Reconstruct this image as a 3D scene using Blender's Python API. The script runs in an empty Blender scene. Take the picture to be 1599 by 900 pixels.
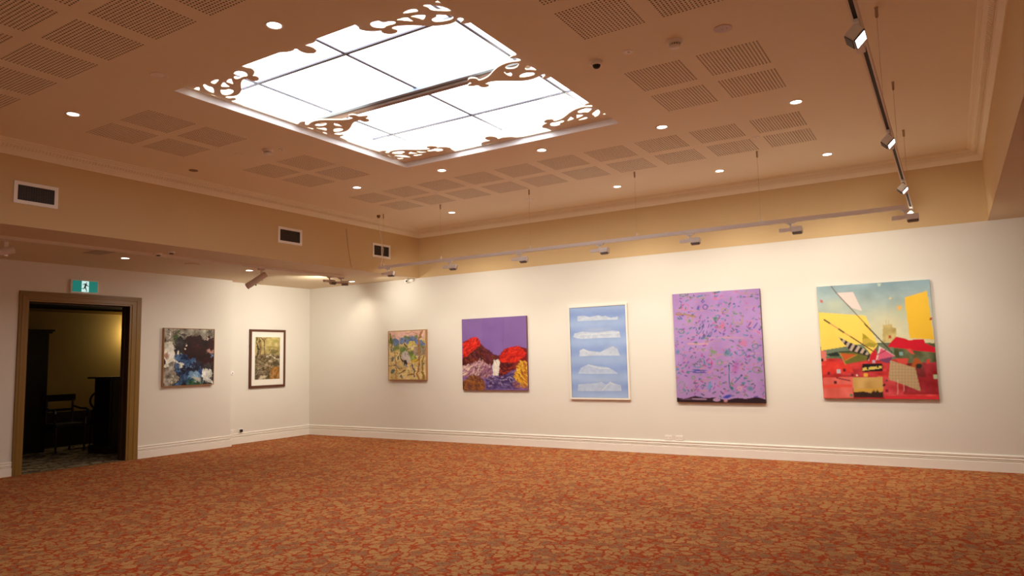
import bpy, bmesh, math, random
import numpy as np
from mathutils import Vector, Matrix

S = bpy.context.scene
COL = S.collection
# ------------------------------------------------------------------ camera
F_PX = 1097.6; YAW, PITCH, ROLL = -0.5554, 0.0991, -0.0225
CAM_Z = 1.5
cyw, syw = math.cos(YAW), math.sin(YAW); cp, sp = math.cos(PITCH), math.sin(PITCH)
FW = Vector((syw * cp, cyw * cp, sp)); RT = Vector((cyw, -syw, 0)); UP = RT.cross(FW)
cr, sr = math.cos(ROLL), math.sin(ROLL)
R2 = RT * cr + UP * sr; U2 = UP * cr - RT * sr
cd = bpy.data.cameras.new('camera'); cam = bpy.data.objects.new('camera', cd); COL.objects.link(cam)
cam.matrix_world = Matrix(((R2.x, U2.x, -FW.x, 0), (R2.y, U2.y, -FW.y, 0), (R2.z, U2.z, -FW.z, CAM_Z), (0, 0, 0, 1)))
cd.sensor_width = 36; cd.lens = 36 * F_PX / 1599; cd.clip_start = 0.05; cd.clip_end = 100
S.camera = cam
# ------------------------------------------------------------------ world, exposure
w = bpy.data.worlds.new('world'); S.world = w; w.use_nodes = True
w.node_tree.nodes['Background'].inputs[0].default_value = (0.9, 0.75, 0.55, 1)
w.node_tree.nodes['Background'].inputs[1].default_value = 0.02
S.view_settings.view_transform = 'Standard'; S.view_settings.look = 'None'
S.view_settings.exposure = 0.08; S.view_settings.gamma = 1.0; S.view_settings.use_curve_mapping = False
S.cycles.use_denoising = True
S.cycles.max_bounces = 10; S.cycles.diffuse_bounces = 6
S.cycles.sample_clamp_indirect = 6
WARM = (1.0, 0.88, 0.68); WARM2 = (1.0, 0.935, 0.80)
P_WASH = 11.5      # watts of each wall washer on the long rail
P_WASH_SIDE = 25.0
P_DOWN = 48.0      # each recessed downlight
SKY_STRENGTH = 3.8
# ------------------------------------------------------------------ room numbers (metres)
D = 10.4305                      # back wall
XL, XL2 = -11.5637, -11.3532     # alcove wall, wall with the doorway
XB, XR = -8.5647, 0.4928         # faces of the two bulkheads
H1, HC, HZ = 3.0614, 3.8301, 3.9704
Y0 = -0.4; YN = -3.0; XE = 3.5
STEP = 8.363
SX0, SX1, SY0, SY1 = -5.80, -2.845, 3.63, 6.83

def at(x, y, ax, val):
    d = FW + R2 * ((x - 799.5) / F_PX) - U2 * ((y - 450) / F_PX)
    i = 'XYZ'.index(ax); o = Vector((0, 0, CAM_Z))
    return o + d * ((val - o[i]) / d[i])

# ------------------------------------------------------------------ materials
def lin(c):
    c = np.asarray(c, float) / 255.0
    return np.where(c <= 0.04045, c / 12.92, ((c + 0.055) / 1.055) ** 2.4)
MATS = {}
def mat(name, col, rough=0.6, metal=0.0, noise=0.0, nscale=8.0, bump=0.0, bscale=60.0, emit=None, estr=0.0, spec=0.5):
    if name in MATS: return MATS[name]
    m = bpy.data.materials.new(name); m.use_nodes = True; nt = m.node_tree
    b = nt.nodes['Principled BSDF']
    b.inputs['Base Color'].default_value = (*col, 1); b.inputs['Roughness'].default_value = rough
    b.inputs['Metallic'].default_value = metal; b.inputs['Specular IOR Level'].default_value = spec
    tc = nt.nodes.new('ShaderNodeTexCoord')
    if noise:
        n = nt.nodes.new('ShaderNodeTexNoise'); n.inputs['Scale'].default_value = nscale; n.inputs['Detail'].default_value = 5
        mx = nt.nodes.new('ShaderNodeMix'); mx.data_type = 'RGBA'
        mx.inputs[6].default_value = (*[c * (1 - noise) for c in col], 1); mx.inputs[7].default_value = (*[min(1, c * (1 + noise)) for c in col], 1)
        nt.links.new(tc.outputs['Object'], n.inputs['Vector']); nt.links.new(n.outputs['Fac'], mx.inputs[0]); nt.links.new(mx.outputs[2], b.inputs['Base Color'])
    if bump:
        n2 = nt.nodes.new('ShaderNodeTexNoise'); n2.inputs['Scale'].default_value = bscale; n2.inputs['Detail'].default_value = 4
        bp = nt.nodes.new('ShaderNodeBump'); bp.inputs['Strength'].default_value = bump; bp.inputs['Distance'].default_value = 0.002
        nt.links.new(tc.outputs['Object'], n2.inputs['Vector']); nt.links.new(n2.outputs['Fac'], bp.inputs['Height']); nt.links.new(bp.outputs['Normal'], b.inputs['Normal'])
    if emit:
        b.inputs['Emission Color'].default_value = (*emit, 1); b.inputs['Emission Strength'].default_value = estr
    MATS[name] = m
    return m
M_WALL = mat('cream_wall_paint', (0.77, 0.74, 0.67), 0.75, noise=0.02, nscale=2, bump=0.15, bscale=180)
M_TAN = mat('tan_frieze_paint', (0.66, 0.48, 0.25), 0.75, noise=0.02, nscale=2, bump=0.15, bscale=180)
M_SOF = mat('soffit_paint', (0.68, 0.56, 0.38), 0.75, noise=0.02, nscale=2, bump=0.15, bscale=180)
M_CEIL = mat('ceiling_paint', (0.90, 0.83, 0.66), 0.8, noise=0.015, nscale=1.5)
M_BASE = mat('white_skirting_gloss', (0.90, 0.87, 0.80), 0.35)
M_OLIVE = mat('olive_brown_gloss', (0.23, 0.125, 0.018), 0.4, noise=0.08, nscale=3)
M_DARKW = mat('unlit_dark_wood', (0.012, 0.007, 0.005), 0.3, noise=0.3, nscale=12)  # dark wood, deepened to near black for the unlit far room
M_WHITE = mat('white_powder_coat', (0.92, 0.90, 0.88), 0.4)
M_GREY = mat('grey_plastic', (0.16, 0.13, 0.11), 0.5)
M_BLACK = mat('black_void', (0.01, 0.008, 0.007), 0.6)
M_HOLE = mat('black_acoustic_felt', (0.13, 0.085, 0.06), 0.95)
M_STEEL = mat('aluminium_bar', (0.16, 0.16, 0.20), 0.35, metal=0.4)
M_CABLE = mat('steel_cable', (0.46, 0.35, 0.25), 0.5)
M_PLATE = mat('white_plastic', (0.92, 0.89, 0.84), 0.4)
M_BRONZE = mat('brown_rail', (0.24, 0.14, 0.075), 0.5)
M_LAMP = mat('lit_lamp_face', (1, 1, 1), 0.5, emit=(1, 0.93, 0.80), estr=14)
M_LENS = mat('lit_washer_lens', (1, 1, 1), 0.5, emit=(1, 0.97, 0.98), estr=6)
M_DIFF = mat('skylight_diffuser', (0.9, 0.9, 0.95), 0.5, emit=(0.93, 0.96, 1.0), estr=SKY_STRENGTH)

def carpet(name, red, tan, dark, k=1.0):
    m = bpy.data.materials.new(name); m.use_nodes = True; nt = m.node_tree; N = nt.nodes; L = nt.links
    b = N['Principled BSDF']; b.inputs['Roughness'].default_value = 0.95; b.inputs['Specular IOR Level'].default_value = 0.1
    tc = N.new('ShaderNodeTexCoord')
    def noise(s, d=3):
        n = N.new('ShaderNodeTexNoise'); n.inputs['Scale'].default_value = s; n.inputs['Detail'].default_value = d
        L.new(tc.outputs['Object'], n.inputs['Vector']); return n
    wn = noise(22, 2)
    ad = N.new('ShaderNodeMixRGB'); ad.blend_type = 'LINEAR_LIGHT'; ad.inputs[0].default_value = 0.020
    L.new(tc.outputs['Object'], ad.inputs[1]); L.new(wn.outputs['Color'], ad.inputs[2])
    def vor(s, feat, rnd=0.9):
        v = N.new('ShaderNodeTexVoronoi'); v.feature = feat; v.inputs['Scale'].default_value = s; v.inputs['Randomness'].default_value = rnd
        L.new(ad.outputs[0], v.inputs['Vector']); return v
    def ramp(src, stops, interp='LINEAR'):
        r = N.new('ShaderNodeValToRGB'); r.color_ramp.interpolation = interp
        e = r.color_ramp.elements
        while len(e) > 1: e.remove(e[-1])
        e[0].position = stops[0][0]; e[0].color = stops[0][1]
        for p, c in stops[1:]:
            q = e.new(p); q.color = c
        L.new(src, r.inputs[0]); return r
    def mixc(f, a, c, bt='MIX'):
        x = N.new('ShaderNodeMixRGB'); x.blend_type = bt
        for i, s in ((0, f), (1, a), (2, c)):
            if hasattr(s, 'links'): L.new(s, x.inputs[i])
            else: x.inputs[i].default_value = s
        return x.outputs[0]
    g = lambda v: (v, v, v, 1)
    big = vor(7.5 * k, 'F1'); edge = vor(7.5 * k, 'DISTANCE_TO_EDGE')
    small = vor(17 * k, 'F1'); sedge = vor(17 * k, 'DISTANCE_TO_EDGE')
    sep = N.new('ShaderNodeSeparateColor'); L.new(big.outputs['Color'], sep.inputs[0])
    flower = ramp(sep.outputs[0], [(0.0, (*dark, 1)), (0.34, (*dark, 1)), (0.36, (*tan, 1)), (0.75, (*[t * 1.15 for t in tan], 1)), (1.0, (*[(t + d) / 2 for t, d in zip(tan, dark)], 1))])
    fine = noise(95, 2)
    fr = ramp(fine.outputs['Fac'], [(0.38, g(0.35)), (0.56, g(1.15))])
    flc = mixc(0.55, flower.outputs[0], fr.outputs[0], 'MULTIPLY')
    cm = ramp(big.outputs['Distance'], [(0.0, g(0.5)), (0.12, g(0.55)), (0.2, g(1))])
    flc = mixc(0.6, flc, cm.outputs[0], 'MULTIPLY')
    # ground: red with little tan leaves
    ssep = N.new('ShaderNodeSeparateColor'); L.new(small.outputs['Color'], ssep.inputs[0])
    leaf = ramp(sedge.outputs['Distance'], [(0.05, g(0)), (0.12, g(1))])
    lsel = ramp(ssep.outputs[1], [(0.55, g(0)), (0.58, g(1))])
    lm = mixc(1.0, leaf.outputs[0], lsel.outputs[0], 'MULTIPLY')
    ground = mixc(lm, (*red, 1), (*[t * 0.95 for t in tan], 1))
    ground = mixc(0.35, ground, fr.outputs[0], 'MULTIPLY')
    fm = ramp(edge.outputs['Distance'], [(0.06, g(0)), (0.12, g(1))])
    fin = mixc(fm.outputs[0], ground, flc)
    L.new(fin, b.inputs['Base Color'])
    bn = noise(260, 2); bp = N.new('ShaderNodeBump'); bp.inputs['Strength'].default_value = 0.5; bp.inputs['Distance'].default_value = 0.004
    L.new(bn.outputs['Fac'], bp.inputs['Height']); L.new(bp.outputs['Normal'], b.inputs['Normal'])
    return m
M_CARPET = carpet('patterned_red_carpet', (0.33, 0.048, 0.010), (0.39, 0.19, 0.068), (0.29, 0.125, 0.055), 1.45)
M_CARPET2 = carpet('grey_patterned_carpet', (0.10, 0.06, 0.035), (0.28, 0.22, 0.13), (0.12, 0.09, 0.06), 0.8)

# ------------------------------------------------------------------ mesh helpers
class MB:
    def __init__(s): s.v = []; s.f = []; s.m = []
    def add(s, vs, fs, mi=0):
        o = len(s.v); s.v += [tuple(v) for v in vs]; s.f += [tuple(i + o for i in f) for f in fs]; s.m += [mi] * len(fs); return s
    def quad(s, a, b, c, d, mi=0): return s.add([a, b, c, d], [(0, 1, 2, 3)], mi)
    def box(s, x0, x1, y0, y1, z0, z1, mi=0, M=None):
        vs = [Vector(p) for p in ((x0, y0, z0), (x1, y0, z0), (x1, y1, z0), (x0, y1, z0), (x0, y0, z1), (x1, y0, z1), (x1, y1, z1), (x0, y1, z1))]
        if M: vs = [M @ v for v in vs]
        return s.add(vs, [(0, 3, 2, 1), (4, 5, 6, 7), (0, 1, 5, 4), (1, 2, 6, 5), (2, 3, 7, 6), (3, 0, 4, 7)], mi)
    def bevbox(s, x0, x1, y0, y1, z0, z1, b=0.004, mi=0, M=None):
        bm = bmesh.new(); bmesh.ops.create_cube(bm, size=1)
        for v in bm.verts: v.co = Vector(((x0 + x1) / 2 + v.co.x * (x1 - x0), (y0 + y1) / 2 + v.co.y * (y1 - y0), (z0 + z1) / 2 + v.co.z * (z1 - z0)))
        bmesh.ops.bevel(bm, geom=bm.edges[:], offset=b, segments=2, affect='EDGES')
        if M: bm.transform(M)
        bm.verts.ensure_lookup_table(); bm.verts.index_update()
        s.add([v.co for v in bm.verts], [[v.index for v in f.verts] for f in bm.faces], mi); bm.free(); return s
    def lathe(s, prof, n=24, M=None, mi=0):
        vs = []; fs = []
        for r, z in prof:
            for i in range(n):
                a = 2 * math.pi * i / n; v = Vector((r * math.cos(a), r * math.sin(a), z)); vs.append(M @ v if M else v)
        for k in range(len(prof) - 1):
            for i in range(n):
                j = (i + 1) % n; fs.append((k * n + i, k * n + j, (k + 1) * n + j, (k + 1) * n + i))
        return s.add(vs, fs, mi)
    def tube(s, pts, r, n=8, mi=0):
        pts = [Vector(p) for p in pts]; rs = r if isinstance(r, (list, tuple)) else [r] * len(pts)
        vs = []; fs = []; pa = None
        for k, p in enumerate(pts):
            t = (pts[min(k + 1, len(pts) - 1)] - pts[max(k - 1, 0)]).normalized()
            if pa is None: pa = t.orthogonal().normalized()
            else: pa = (pa - t * pa.dot(t)).normalized()
            q = t.cross(pa)
            for i in range(n):
                a = 2 * math.pi * i / n; vs.append(p + (pa * math.cos(a) + q * math.sin(a)) * rs[k])
        for k in range(len(pts) - 1):
            for i in range(n):
                j = (i + 1) % n; fs.append((k * n + i, k * n + j, (k + 1) * n + j, (k + 1) * n + i))
        fs.append(tuple(range(n))[::-1]); fs.append(tuple((len(pts) - 1) * n + i for i in range(n)))
        return s.add(vs, fs, mi)
    def mesh(s, name, mats):
        me = bpy.data.meshes.new(name); me.from_pydata(s.v, [], s.f)
        for m in (mats if isinstance(mats, (list, tuple)) else [mats]): me.materials.append(m)
        if any(s.m): me.polygons.foreach_set('material_index', s.m)
        me.update(); return me
def link(name, me, parent=None, loc=None, smooth=False):
    o = bpy.data.objects.new(name, me); COL.objects.link(o)
    if parent: o.parent = parent
    if loc is not None: o.location = loc
    if smooth and me: me.polygons.foreach_set('use_smooth', [True] * len(me.polygons))
    return o
def build(name, mb, mats, parent=None, loc=None, smooth=False): return link(name, mb.mesh(name, mats), parent, loc, smooth)
def struct(o): o['kind'] = 'structure'; return o
def tag(o, label, cat, group=None):
    o['label'] = label; o['category'] = cat
    if group: o['group'] = group
    return o
def thing(name, loc, label, cat, group=None, rz=0):
    o = bpy.data.objects.new(name, None); COL.objects.link(o); o.location = loc; o.rotation_euler = (0, 0, rz); o.empty_display_size = 0.1
    return tag(o, label, cat, group)
def copy_tree(o, parent=None):
    c = o.copy(); COL.objects.link(c)
    if parent: c.parent = parent
    for ch in o.children: copy_tree(ch, c)
    return c
def spot(name, loc, target, power, size, blend, color, parent=None, radius=0.04):
    l = bpy.data.lights.new(name, 'SPOT'); l.energy = power; l.spot_size = size; l.spot_blend = blend; l.color = color; l.shadow_soft_size = radius
    o = bpy.data.objects.new(name, l); COL.objects.link(o); o.location = loc
    o.rotation_euler = (Vector(target) - Vector(loc)).to_track_quat('-Z', 'Y').to_euler()
    return o

# ------------------------------------------------------------------ shell
struct(build('floor', MB().box(XL - 0.1, XE, YN, D + 0.1, -0.05, 0), M_CARPET))
struct(build('wall_back', MB().box(XL - 0.3, XE + 0.2, D, D + 0.2, -0.05, H1), M_WALL))
struct(build('wall_back_upper', MB().box(XB - 0.2, XR + 0.2, D - 0.004, D + 0.2, H1, HZ + 0.1), M_TAN)).name = 'wall_back.001'
DI0, DI1, DTOP = 4.95, 6.43, 2.475
b = MB()
TH = 0.215
b.box(XL2 - TH, XL2, YN, DI0 - 0.02, -0.05, H1 + 0.02); b.box(XL2 - TH, XL2, DI1 + 0.02, STEP, -0.05, H1 + 0.02); b.box(XL2 - TH, XL2, DI0 - 0.02, DI1 + 0.02, DTOP + 0.02, H1 + 0.02)
struct(build('wall_left', b, M_WALL))
struct(build('wall_left', MB().box(XL - 0.3, XL, STEP - 0.02, D + 0.1, -0.05, H1 + 0.02), M_WALL)).name = 'wall_left.001'
struct(build('wall_right', MB().box(XE, XE + 0.2, YN, D + 0.1, -0.05, H1 + 0.02), M_WALL))
struct(build('wall_front', MB().box(XL - 0.3, XE + 0.2, YN - 0.2, YN, -0.05, H1 + 0.02), M_WALL))
# bulkheads: face plus soffit
struct(build('bulkhead_left', MB().box(XL - 0.3, XB, Y0, D, H1, HZ + 0.1), [M_SOF])).name = 'ceiling_left_bulkhead'
fl = MB().quad((XB + 0.001, Y0, H1), (XB + 0.001, D, H1), (XB + 0.001, D, HZ), (XB + 0.001, Y0, HZ))
struct(build('wall_left_bulkhead', fl, M_TAN))
struct(build('ceiling_right_bulkhead', MB().box(XR, XE + 0.2, Y0, D, H1, HZ + 0.1), [M_SOF]))
fr_ = MB().quad((XR - 0.001, Y0, H1), (XR - 0.001, D, H1), (XR - 0.001, D, HZ), (XR - 0.001, Y0, HZ))
struct(build('wall_right_bulkhead', fr_, M_TAN))
struct(build('ceiling_front_bulkhead', MB().box(XL - 0.3, XE + 0.2, YN - 0.2, Y0, H1, HZ + 0.1), [M_SOF]))

# ------------------------------------------------------------------ ceiling with perforated fields
FS = 0.515
fields = []
PX = [-7.575 + 0.6555 * i for i in range(10)]
for i, x in enumerate(PX):
    for y in (7.575, 8.235): fields.append((x, y))
for x in (-2.285, -1.645):
    for y in (5.615, 6.275): fields.append((x, y))
for x in (-2.275, -1.635):
    for y in (4.31, 3.655): fields.append((x, y))
for x in (-7.55, -6.905):
    for y in (5.67, 6.29): fields.append((x, y))
for x in (-7.60, -6.945):
    for y in (3.765, 4.385): fields.append((x, y))
for i in range(10):
    x = -7.615 + 0.661 * i
    for y in (2.445, 1.825): fields.append((x, y))
rects = [(x, x + FS, y, y + FS) for x, y in fields] + [(SX0, SX1, SY0, SY1)]
def q4(v): return round(v, 4)
xs = sorted({q4(XB), q4(XR)} | {q4(r[0]) for r in rects} | {q4(r[1]) for r in rects})
ys = sorted({q4(Y0), q4(D)} | {q4(r[2]) for r in rects} | {q4(r[3]) for r in rects})
b = MB(); idx = {}
for i, x in enumerate(xs):
    for j, y in enumerate(ys): idx[i, j] = len(b.v); b.v.append((x, y, HZ))
for i in range(len(xs) - 1):
    for j in range(len(ys) - 1):
        cx, cy_ = (xs[i] + xs[i + 1]) / 2, (ys[j] + ys[j + 1]) / 2
        if any(r[0] < cx < r[1] and r[2] < cy_ < r[3] for r in rects): continue
        b.f.append((idx[i, j], idx[i, j + 1], idx[i + 1, j + 1], idx[i + 1, j])); b.m.append(0)
# slab above the plasterboard closes the void
zt = HZ + 0.10
for x0, x1, y0, y1 in ((XB, SX0, Y0, D), (SX1, XR, Y0, D), (SX0, SX1, Y0, SY0), (SX0, SX1, SY1, D)): b.quad((x0, y0, zt), (x0, y1, zt), (x1, y1, zt), (x1, y0, zt))
ceiling = struct(build('ceiling', b, M_CEIL))
NH = 18; c = FS / NH; r = c * 0.27
b = MB()
for i in range(NH):
    for j in range(NH):
        ox, oy = i * c, j * c; mx, my = ox + c / 2, oy + c / 2
        P = [(ox, oy, 0), (ox + c, oy, 0), (ox + c, oy + c, 0), (ox, oy + c, 0)]
        O = [(mx + r * math.cos(math.radians(-112.5 + 45 * k)), my + r * math.sin(math.radians(-112.5 + 45 * k)), 0) for k in range(8)]
        T = [(p[0], p[1], 0.012) for p in O]
        b.add(P + O + T, [(0, 4, 5, 1), (1, 6, 7, 2), (2, 8, 9, 3), (3, 10, 11, 0), (1, 5, 6), (2, 7, 8), (3, 9, 10), (0, 11, 4)])
        n0 = len(b.v) - 20
        for k in range(8):
            b.f.append((n0 + 4 + k, n0 + 12 + k, n0 + 12 + (k + 1) % 8, n0 + 4 + (k + 1) % 8)); b.m.append(1)
b.quad((0, 0, 0.012), (0, FS, 0.012), (FS, FS, 0.012), (FS, 0, 0.012), 1)
me_f = b.mesh('perforated_panel', [M_CEIL, M_HOLE])
for x, y in fields: link('perforated_panel', me_f, ceiling, (x, y, HZ))

# ------------------------------------------------------------------ cornice
prof = [(0, -0.140), (0.010, -0.140), (0.014, -0.128), (0.045, -0.083), (0.052, -0.083), (0.054, -0.072), (0.062, -0.070), (0.086, -0.046), (0.094, -0.046), (0.097, -0.036), (0.122, -0.022), (0.130, -0.022), (0.132, -0.013), (0.150, -0.012), (0.158, -0.008), (0.162, 0)]
def loop(p): return [(XB + p, Y0 + p), (XB + p, D - p), (XR - p, D - p), (XR - p, Y0 + p)]
for si, (a, c2) in enumerate(((0, 1), (1, 2), (2, 3), (3, 0))):
    b = MB(); vs = []
    for p, z in prof:
        l = loop(p); vs += [(*l[a], HZ + z), (*l[c2], HZ + z)]
    b.add(vs, [(2 * k, 2 * k + 1, 2 * k + 3, 2 * k + 2) for k in range(len(prof) - 1)])
    co = struct(build('trim_%d' % (si + 1), b, M_CEIL))
    if si == 3: continue
    d = MB(); A = Vector(loop(0)[a]); B = Vector(loop(0)[c2]); t = (B - A).normalized(); nrm = Vector((t.y, -t.x)); n = int((B - A).length / 0.036)
    for k in range(4, n - 4):
        o = A + t * (0.036 * k)
        p0, p1 = (0.060, -0.074), (0.090, -0.044)
        vs = []
        for s_ in (0, 0.020):
            for (pp, zz) in (p0, (p0[0] + 0.010, p0[1] - 0.003), (p1[0] + 0.006, p1[1] - 0.006), p1):
                q = o + t * s_ + nrm * pp; vs.append((q.x, q.y, HZ + zz))
        d.add(vs, [(0, 1, 5, 4), (1, 2, 6, 5), (2, 3, 7, 6), (0, 3, 2, 1), (4, 5, 6, 7)])
    dd = build('dentil_ribs', d, M_CEIL, co); dd['kind'] = 'stuff'

# ------------------------------------------------------------------ skirting
bprof = [(0, 0.2017), (0.010, 0.2017), (0.017, 0.196), (0.017, 0.180), (0.006, 0.176), (0.006, 0.166), (0.016, 0.162), (0.018, 0.158), (0.018, 0.148), (0.005, 0.144), (0.005, 0.138), (0.018, 0.135), (0.018, 0.131), (0.006, 0.127), (0.006, 0.119), (0.024, 0.114), (0.024, 0.0), (0, 0)]
def skirt(name, A, B, m0=0.0, m1=0.0):
    A = Vector(A); B = Vector(B); t = (B - A).normalized(); nrm = Vector((t.y, -t.x)); vs = []
    for p, z in bprof:
        a = A + nrm * p + t * (m0 * p); c3 = B + nrm * p - t * (m1 * p); vs += [(a.x, a.y, z), (c3.x, c3.y, z)]
    n = len(bprof)
    fs = [(2 * k, 2 * k + 1, 2 * k + 3, 2 * k + 2) for k in range(n - 1)] + [tuple(range(0, 2 * n, 2)), tuple(range(1, 2 * n, 2))[::-1]]
    return struct(build(name, MB().add(vs, fs), M_BASE))
skirt('baseboard_back', (XL, D), (XE, D), 1, 1)
skirt('baseboard_left', (XL2, YN), (XL2, 4.8166), 0, 0)
skirt('baseboard_left', (XL2, 6.6256), (XL2, STEP), 0, -1)
skirt('baseboard_left', (XL2, STEP), (XL, STEP), -1, 1)
skirt('baseboard_left', (XL, STEP), (XL, D), 1, 1)
skirt('baseboard_right', (XE, D), (XE, YN), 1, 0)

# ------------------------------------------------------------------ doorway
door = bpy.data.objects.new('door_1', None); COL.objects.link(door); door.location = (XL2, 5.69, 0); struct(door)
def dpart(name, mb, m): 
    o = build(name, mb, m, door); o.matrix_parent_inverse = Matrix.Translation((-XL2, -5.69, 0)); return o
OY0, OY1, OZ = 4.8166, 6.6256, 2.6279
cas = [(0, 0), (0.012, 0.0), (0.016, 0.02), (0.024, 0.03), (0.024, 0.24), (0.030, 0.28), (0.030, 0.42), (0.024, 0.46), (0.024, 0.80), (0.016, 0.84), (0.016, 0.98), (0.006, 1.0), (0, 1.0)]
b = MB()
def ring(h, s):
    return [(XL2 + h, OY0 + s * (DI0 - OY0), 0), (XL2 + h, OY0 + s * (DI0 - OY0), OZ - s * (OZ - DTOP)), (XL2 + h, OY1 - s * (OY1 - DI1), OZ - s * (OZ - DTOP)), (XL2 + h, OY1 - s * (OY1 - DI1), 0)]
vs = [p for h, s in cas for p in ring(h, s)]
for nm, a in (('architrave', 0), ('architrave', 1), ('architrave', 2)):
    dpart(nm, MB().add(vs, [(4 * k + a, 4 * k + a + 1, 4 * k + 4 + a + 1, 4 * k + 4 + a) for k in range(len(cas) - 1)]), M_OLIVE)
b = MB(); th = TH
b.box(XL2 - th, XL2 + 0.004, DI0 - 0.02, DI0, 0, DTOP + 0.02); b.box(XL2 - th, XL2 + 0.004, DI1, DI1 + 0.02, 0, DTOP + 0.02); b.box(XL2 - th, XL2 + 0.004, DI0 - 0.02, DI1 + 0.02, DTOP, DTOP + 0.02)
dpart('jamb', b, mat('shaded_jamb_paint', (0.05, 0.022, 0.006), 0.5))  # shade of the unlit jamb put into its colour
b = MB()
b.box(XL2 - 0.15, XL2 - 0.11, DI0, DI0 + 0.016, 0, DTOP); b.box(XL2 - 0.15, XL2 - 0.11, DI1 - 0.016, DI1, 0, DTOP); b.box(XL2 - 0.15, XL2 - 0.11, DI0, DI1, DTOP - 0.016, DTOP)
dpart('door_stop', b, MATS['shaded_jamb_paint'])
dpart('threshold', MB().box(XL2 - 0.012, XL2 + 0.012, DI0, DI1, 0, 0.006), mat('brass_strip', (0.25, 0.15, 0.06), 0.4, metal=0.7))

# room beyond
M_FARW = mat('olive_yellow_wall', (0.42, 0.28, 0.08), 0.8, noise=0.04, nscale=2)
XF = -14.6
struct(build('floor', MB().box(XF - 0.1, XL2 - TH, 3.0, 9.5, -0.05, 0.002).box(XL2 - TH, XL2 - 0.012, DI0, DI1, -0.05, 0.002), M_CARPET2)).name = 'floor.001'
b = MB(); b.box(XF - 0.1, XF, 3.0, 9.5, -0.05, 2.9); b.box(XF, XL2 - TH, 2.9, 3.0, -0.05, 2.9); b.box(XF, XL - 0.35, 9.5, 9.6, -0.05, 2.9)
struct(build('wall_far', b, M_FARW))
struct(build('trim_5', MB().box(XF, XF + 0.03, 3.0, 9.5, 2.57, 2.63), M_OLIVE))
struct(build('trim_6', MB().box(XF, XF + 0.012, 3.0, 9.5, 2.63, 2.9), mat('head_shade_band', (0.03, 0.015, 0.008), 0.8)))  # dark band standing in for the shaded underside of the door head
struct(build('trim_7', MB().box(XF, XF + 0.025, 3.0, 9.5, 0.002, 0.66), mat('dark_lower_band', (0.010, 0.006, 0.004), 0.6)))  # near-black band along the foot of the far wall
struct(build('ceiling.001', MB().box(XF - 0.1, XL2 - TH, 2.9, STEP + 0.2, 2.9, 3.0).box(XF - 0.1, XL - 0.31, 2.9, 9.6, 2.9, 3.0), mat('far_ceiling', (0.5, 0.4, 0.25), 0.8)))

# ------------------------------------------------------------------ skylight
sk = thing('skylight', ((SX0 + SX1) / 2, (SY0 + SY1) / 2, HZ), 'large square bright white skylight in the ceiling edged with scrolling fretwork', 'skylight')
SC = Vector(((SX0 + SX1) / 2, (SY0 + SY1) / 2, HZ))
def spart(name, mb, m, parent=sk, loc=None):
    o = build(name, mb, m, parent)
    if loc is None: o.matrix_parent_inverse = Matrix.Translation(-SC)
    return o
M_REV = mat('white_reveal_paint', (0.90, 0.90, 0.92), 0.6)
ZD = 4.20; ZF = 4.045
for q in (((SX0, SY0), (SX0, SY1)), ((SX0, SY1), (SX1, SY1)), ((SX1, SY1), (SX1, SY0)), ((SX1, SY0), (SX0, SY0))):
    (x0, y0), (x1, y1) = q
    dx = 0.02 if x0 == x1 else 0; dy = 0.02 if y0 == y1 else 0
    sx = -1 if x0 == SX0 and x0 == x1 else 1; sy = -1 if y0 == SY0 and y0 == y1 else 1
    ex = 0.0
    spart('reveal', MB().box(min(x0, x1, x0 + sx * dx), max(x0, x1, x0 + sx * dx), min(y0, y1, y0 + sy * dy), max(y0, y1, y0 + sy * dy), HZ + 0.0005, ZD + 0.03), M_REV)
gx = [SX0, -5.51, -4.34, -3.17, SX1]; gy = [SY0, 4.30, 5.30, 6.225, SY1]
for i in range(4):
    for j in range(4):
        g_ = 0.008
        spart('pane', MB().box(gx[i] + g_, gx[i + 1] - g_, gy[j] + g_, gy[j + 1] - g_, ZD, ZD + 0.01), M_DIFF)
spart('backing_board', MB().box(SX0, SX1, SY0, SY1, ZD + 0.02, ZD + 0.03), M_REV)
for x in gx[1:4]: spart('glazing_bar', MB().box(x - 0.014, x + 0.014, SY0, SY1, ZD - 0.010, ZD + 0.012), M_STEEL)
for y in (gy[1], gy[3]): spart('glazing_bar', MB().box(SX0, SX1, y - 0.016, y + 0.016, ZD - 0.014, ZD + 0.012), M_STEEL)
spart('centre_beam', MB().box(SX0, SX1, 5.255, 5.30, ZD - 0.035, ZD + 0.005), mat('silver_beam', (0.38, 0.46, 0.56), 0.4))
spart('centre_beam', MB().box(SX0, SX1, 5.30, 5.318, ZD - 0.030, ZD + 0.005), mat('black_beam_gap', (0.03, 0.03, 0.05), 0.5))
spart('centre_beam', MB().box(SX0, SX1, 5.325, 5.385, ZD - 0.055, ZD + 0.005), mat('brown_beam', (0.34, 0.22, 0.17), 0.6))

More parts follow.
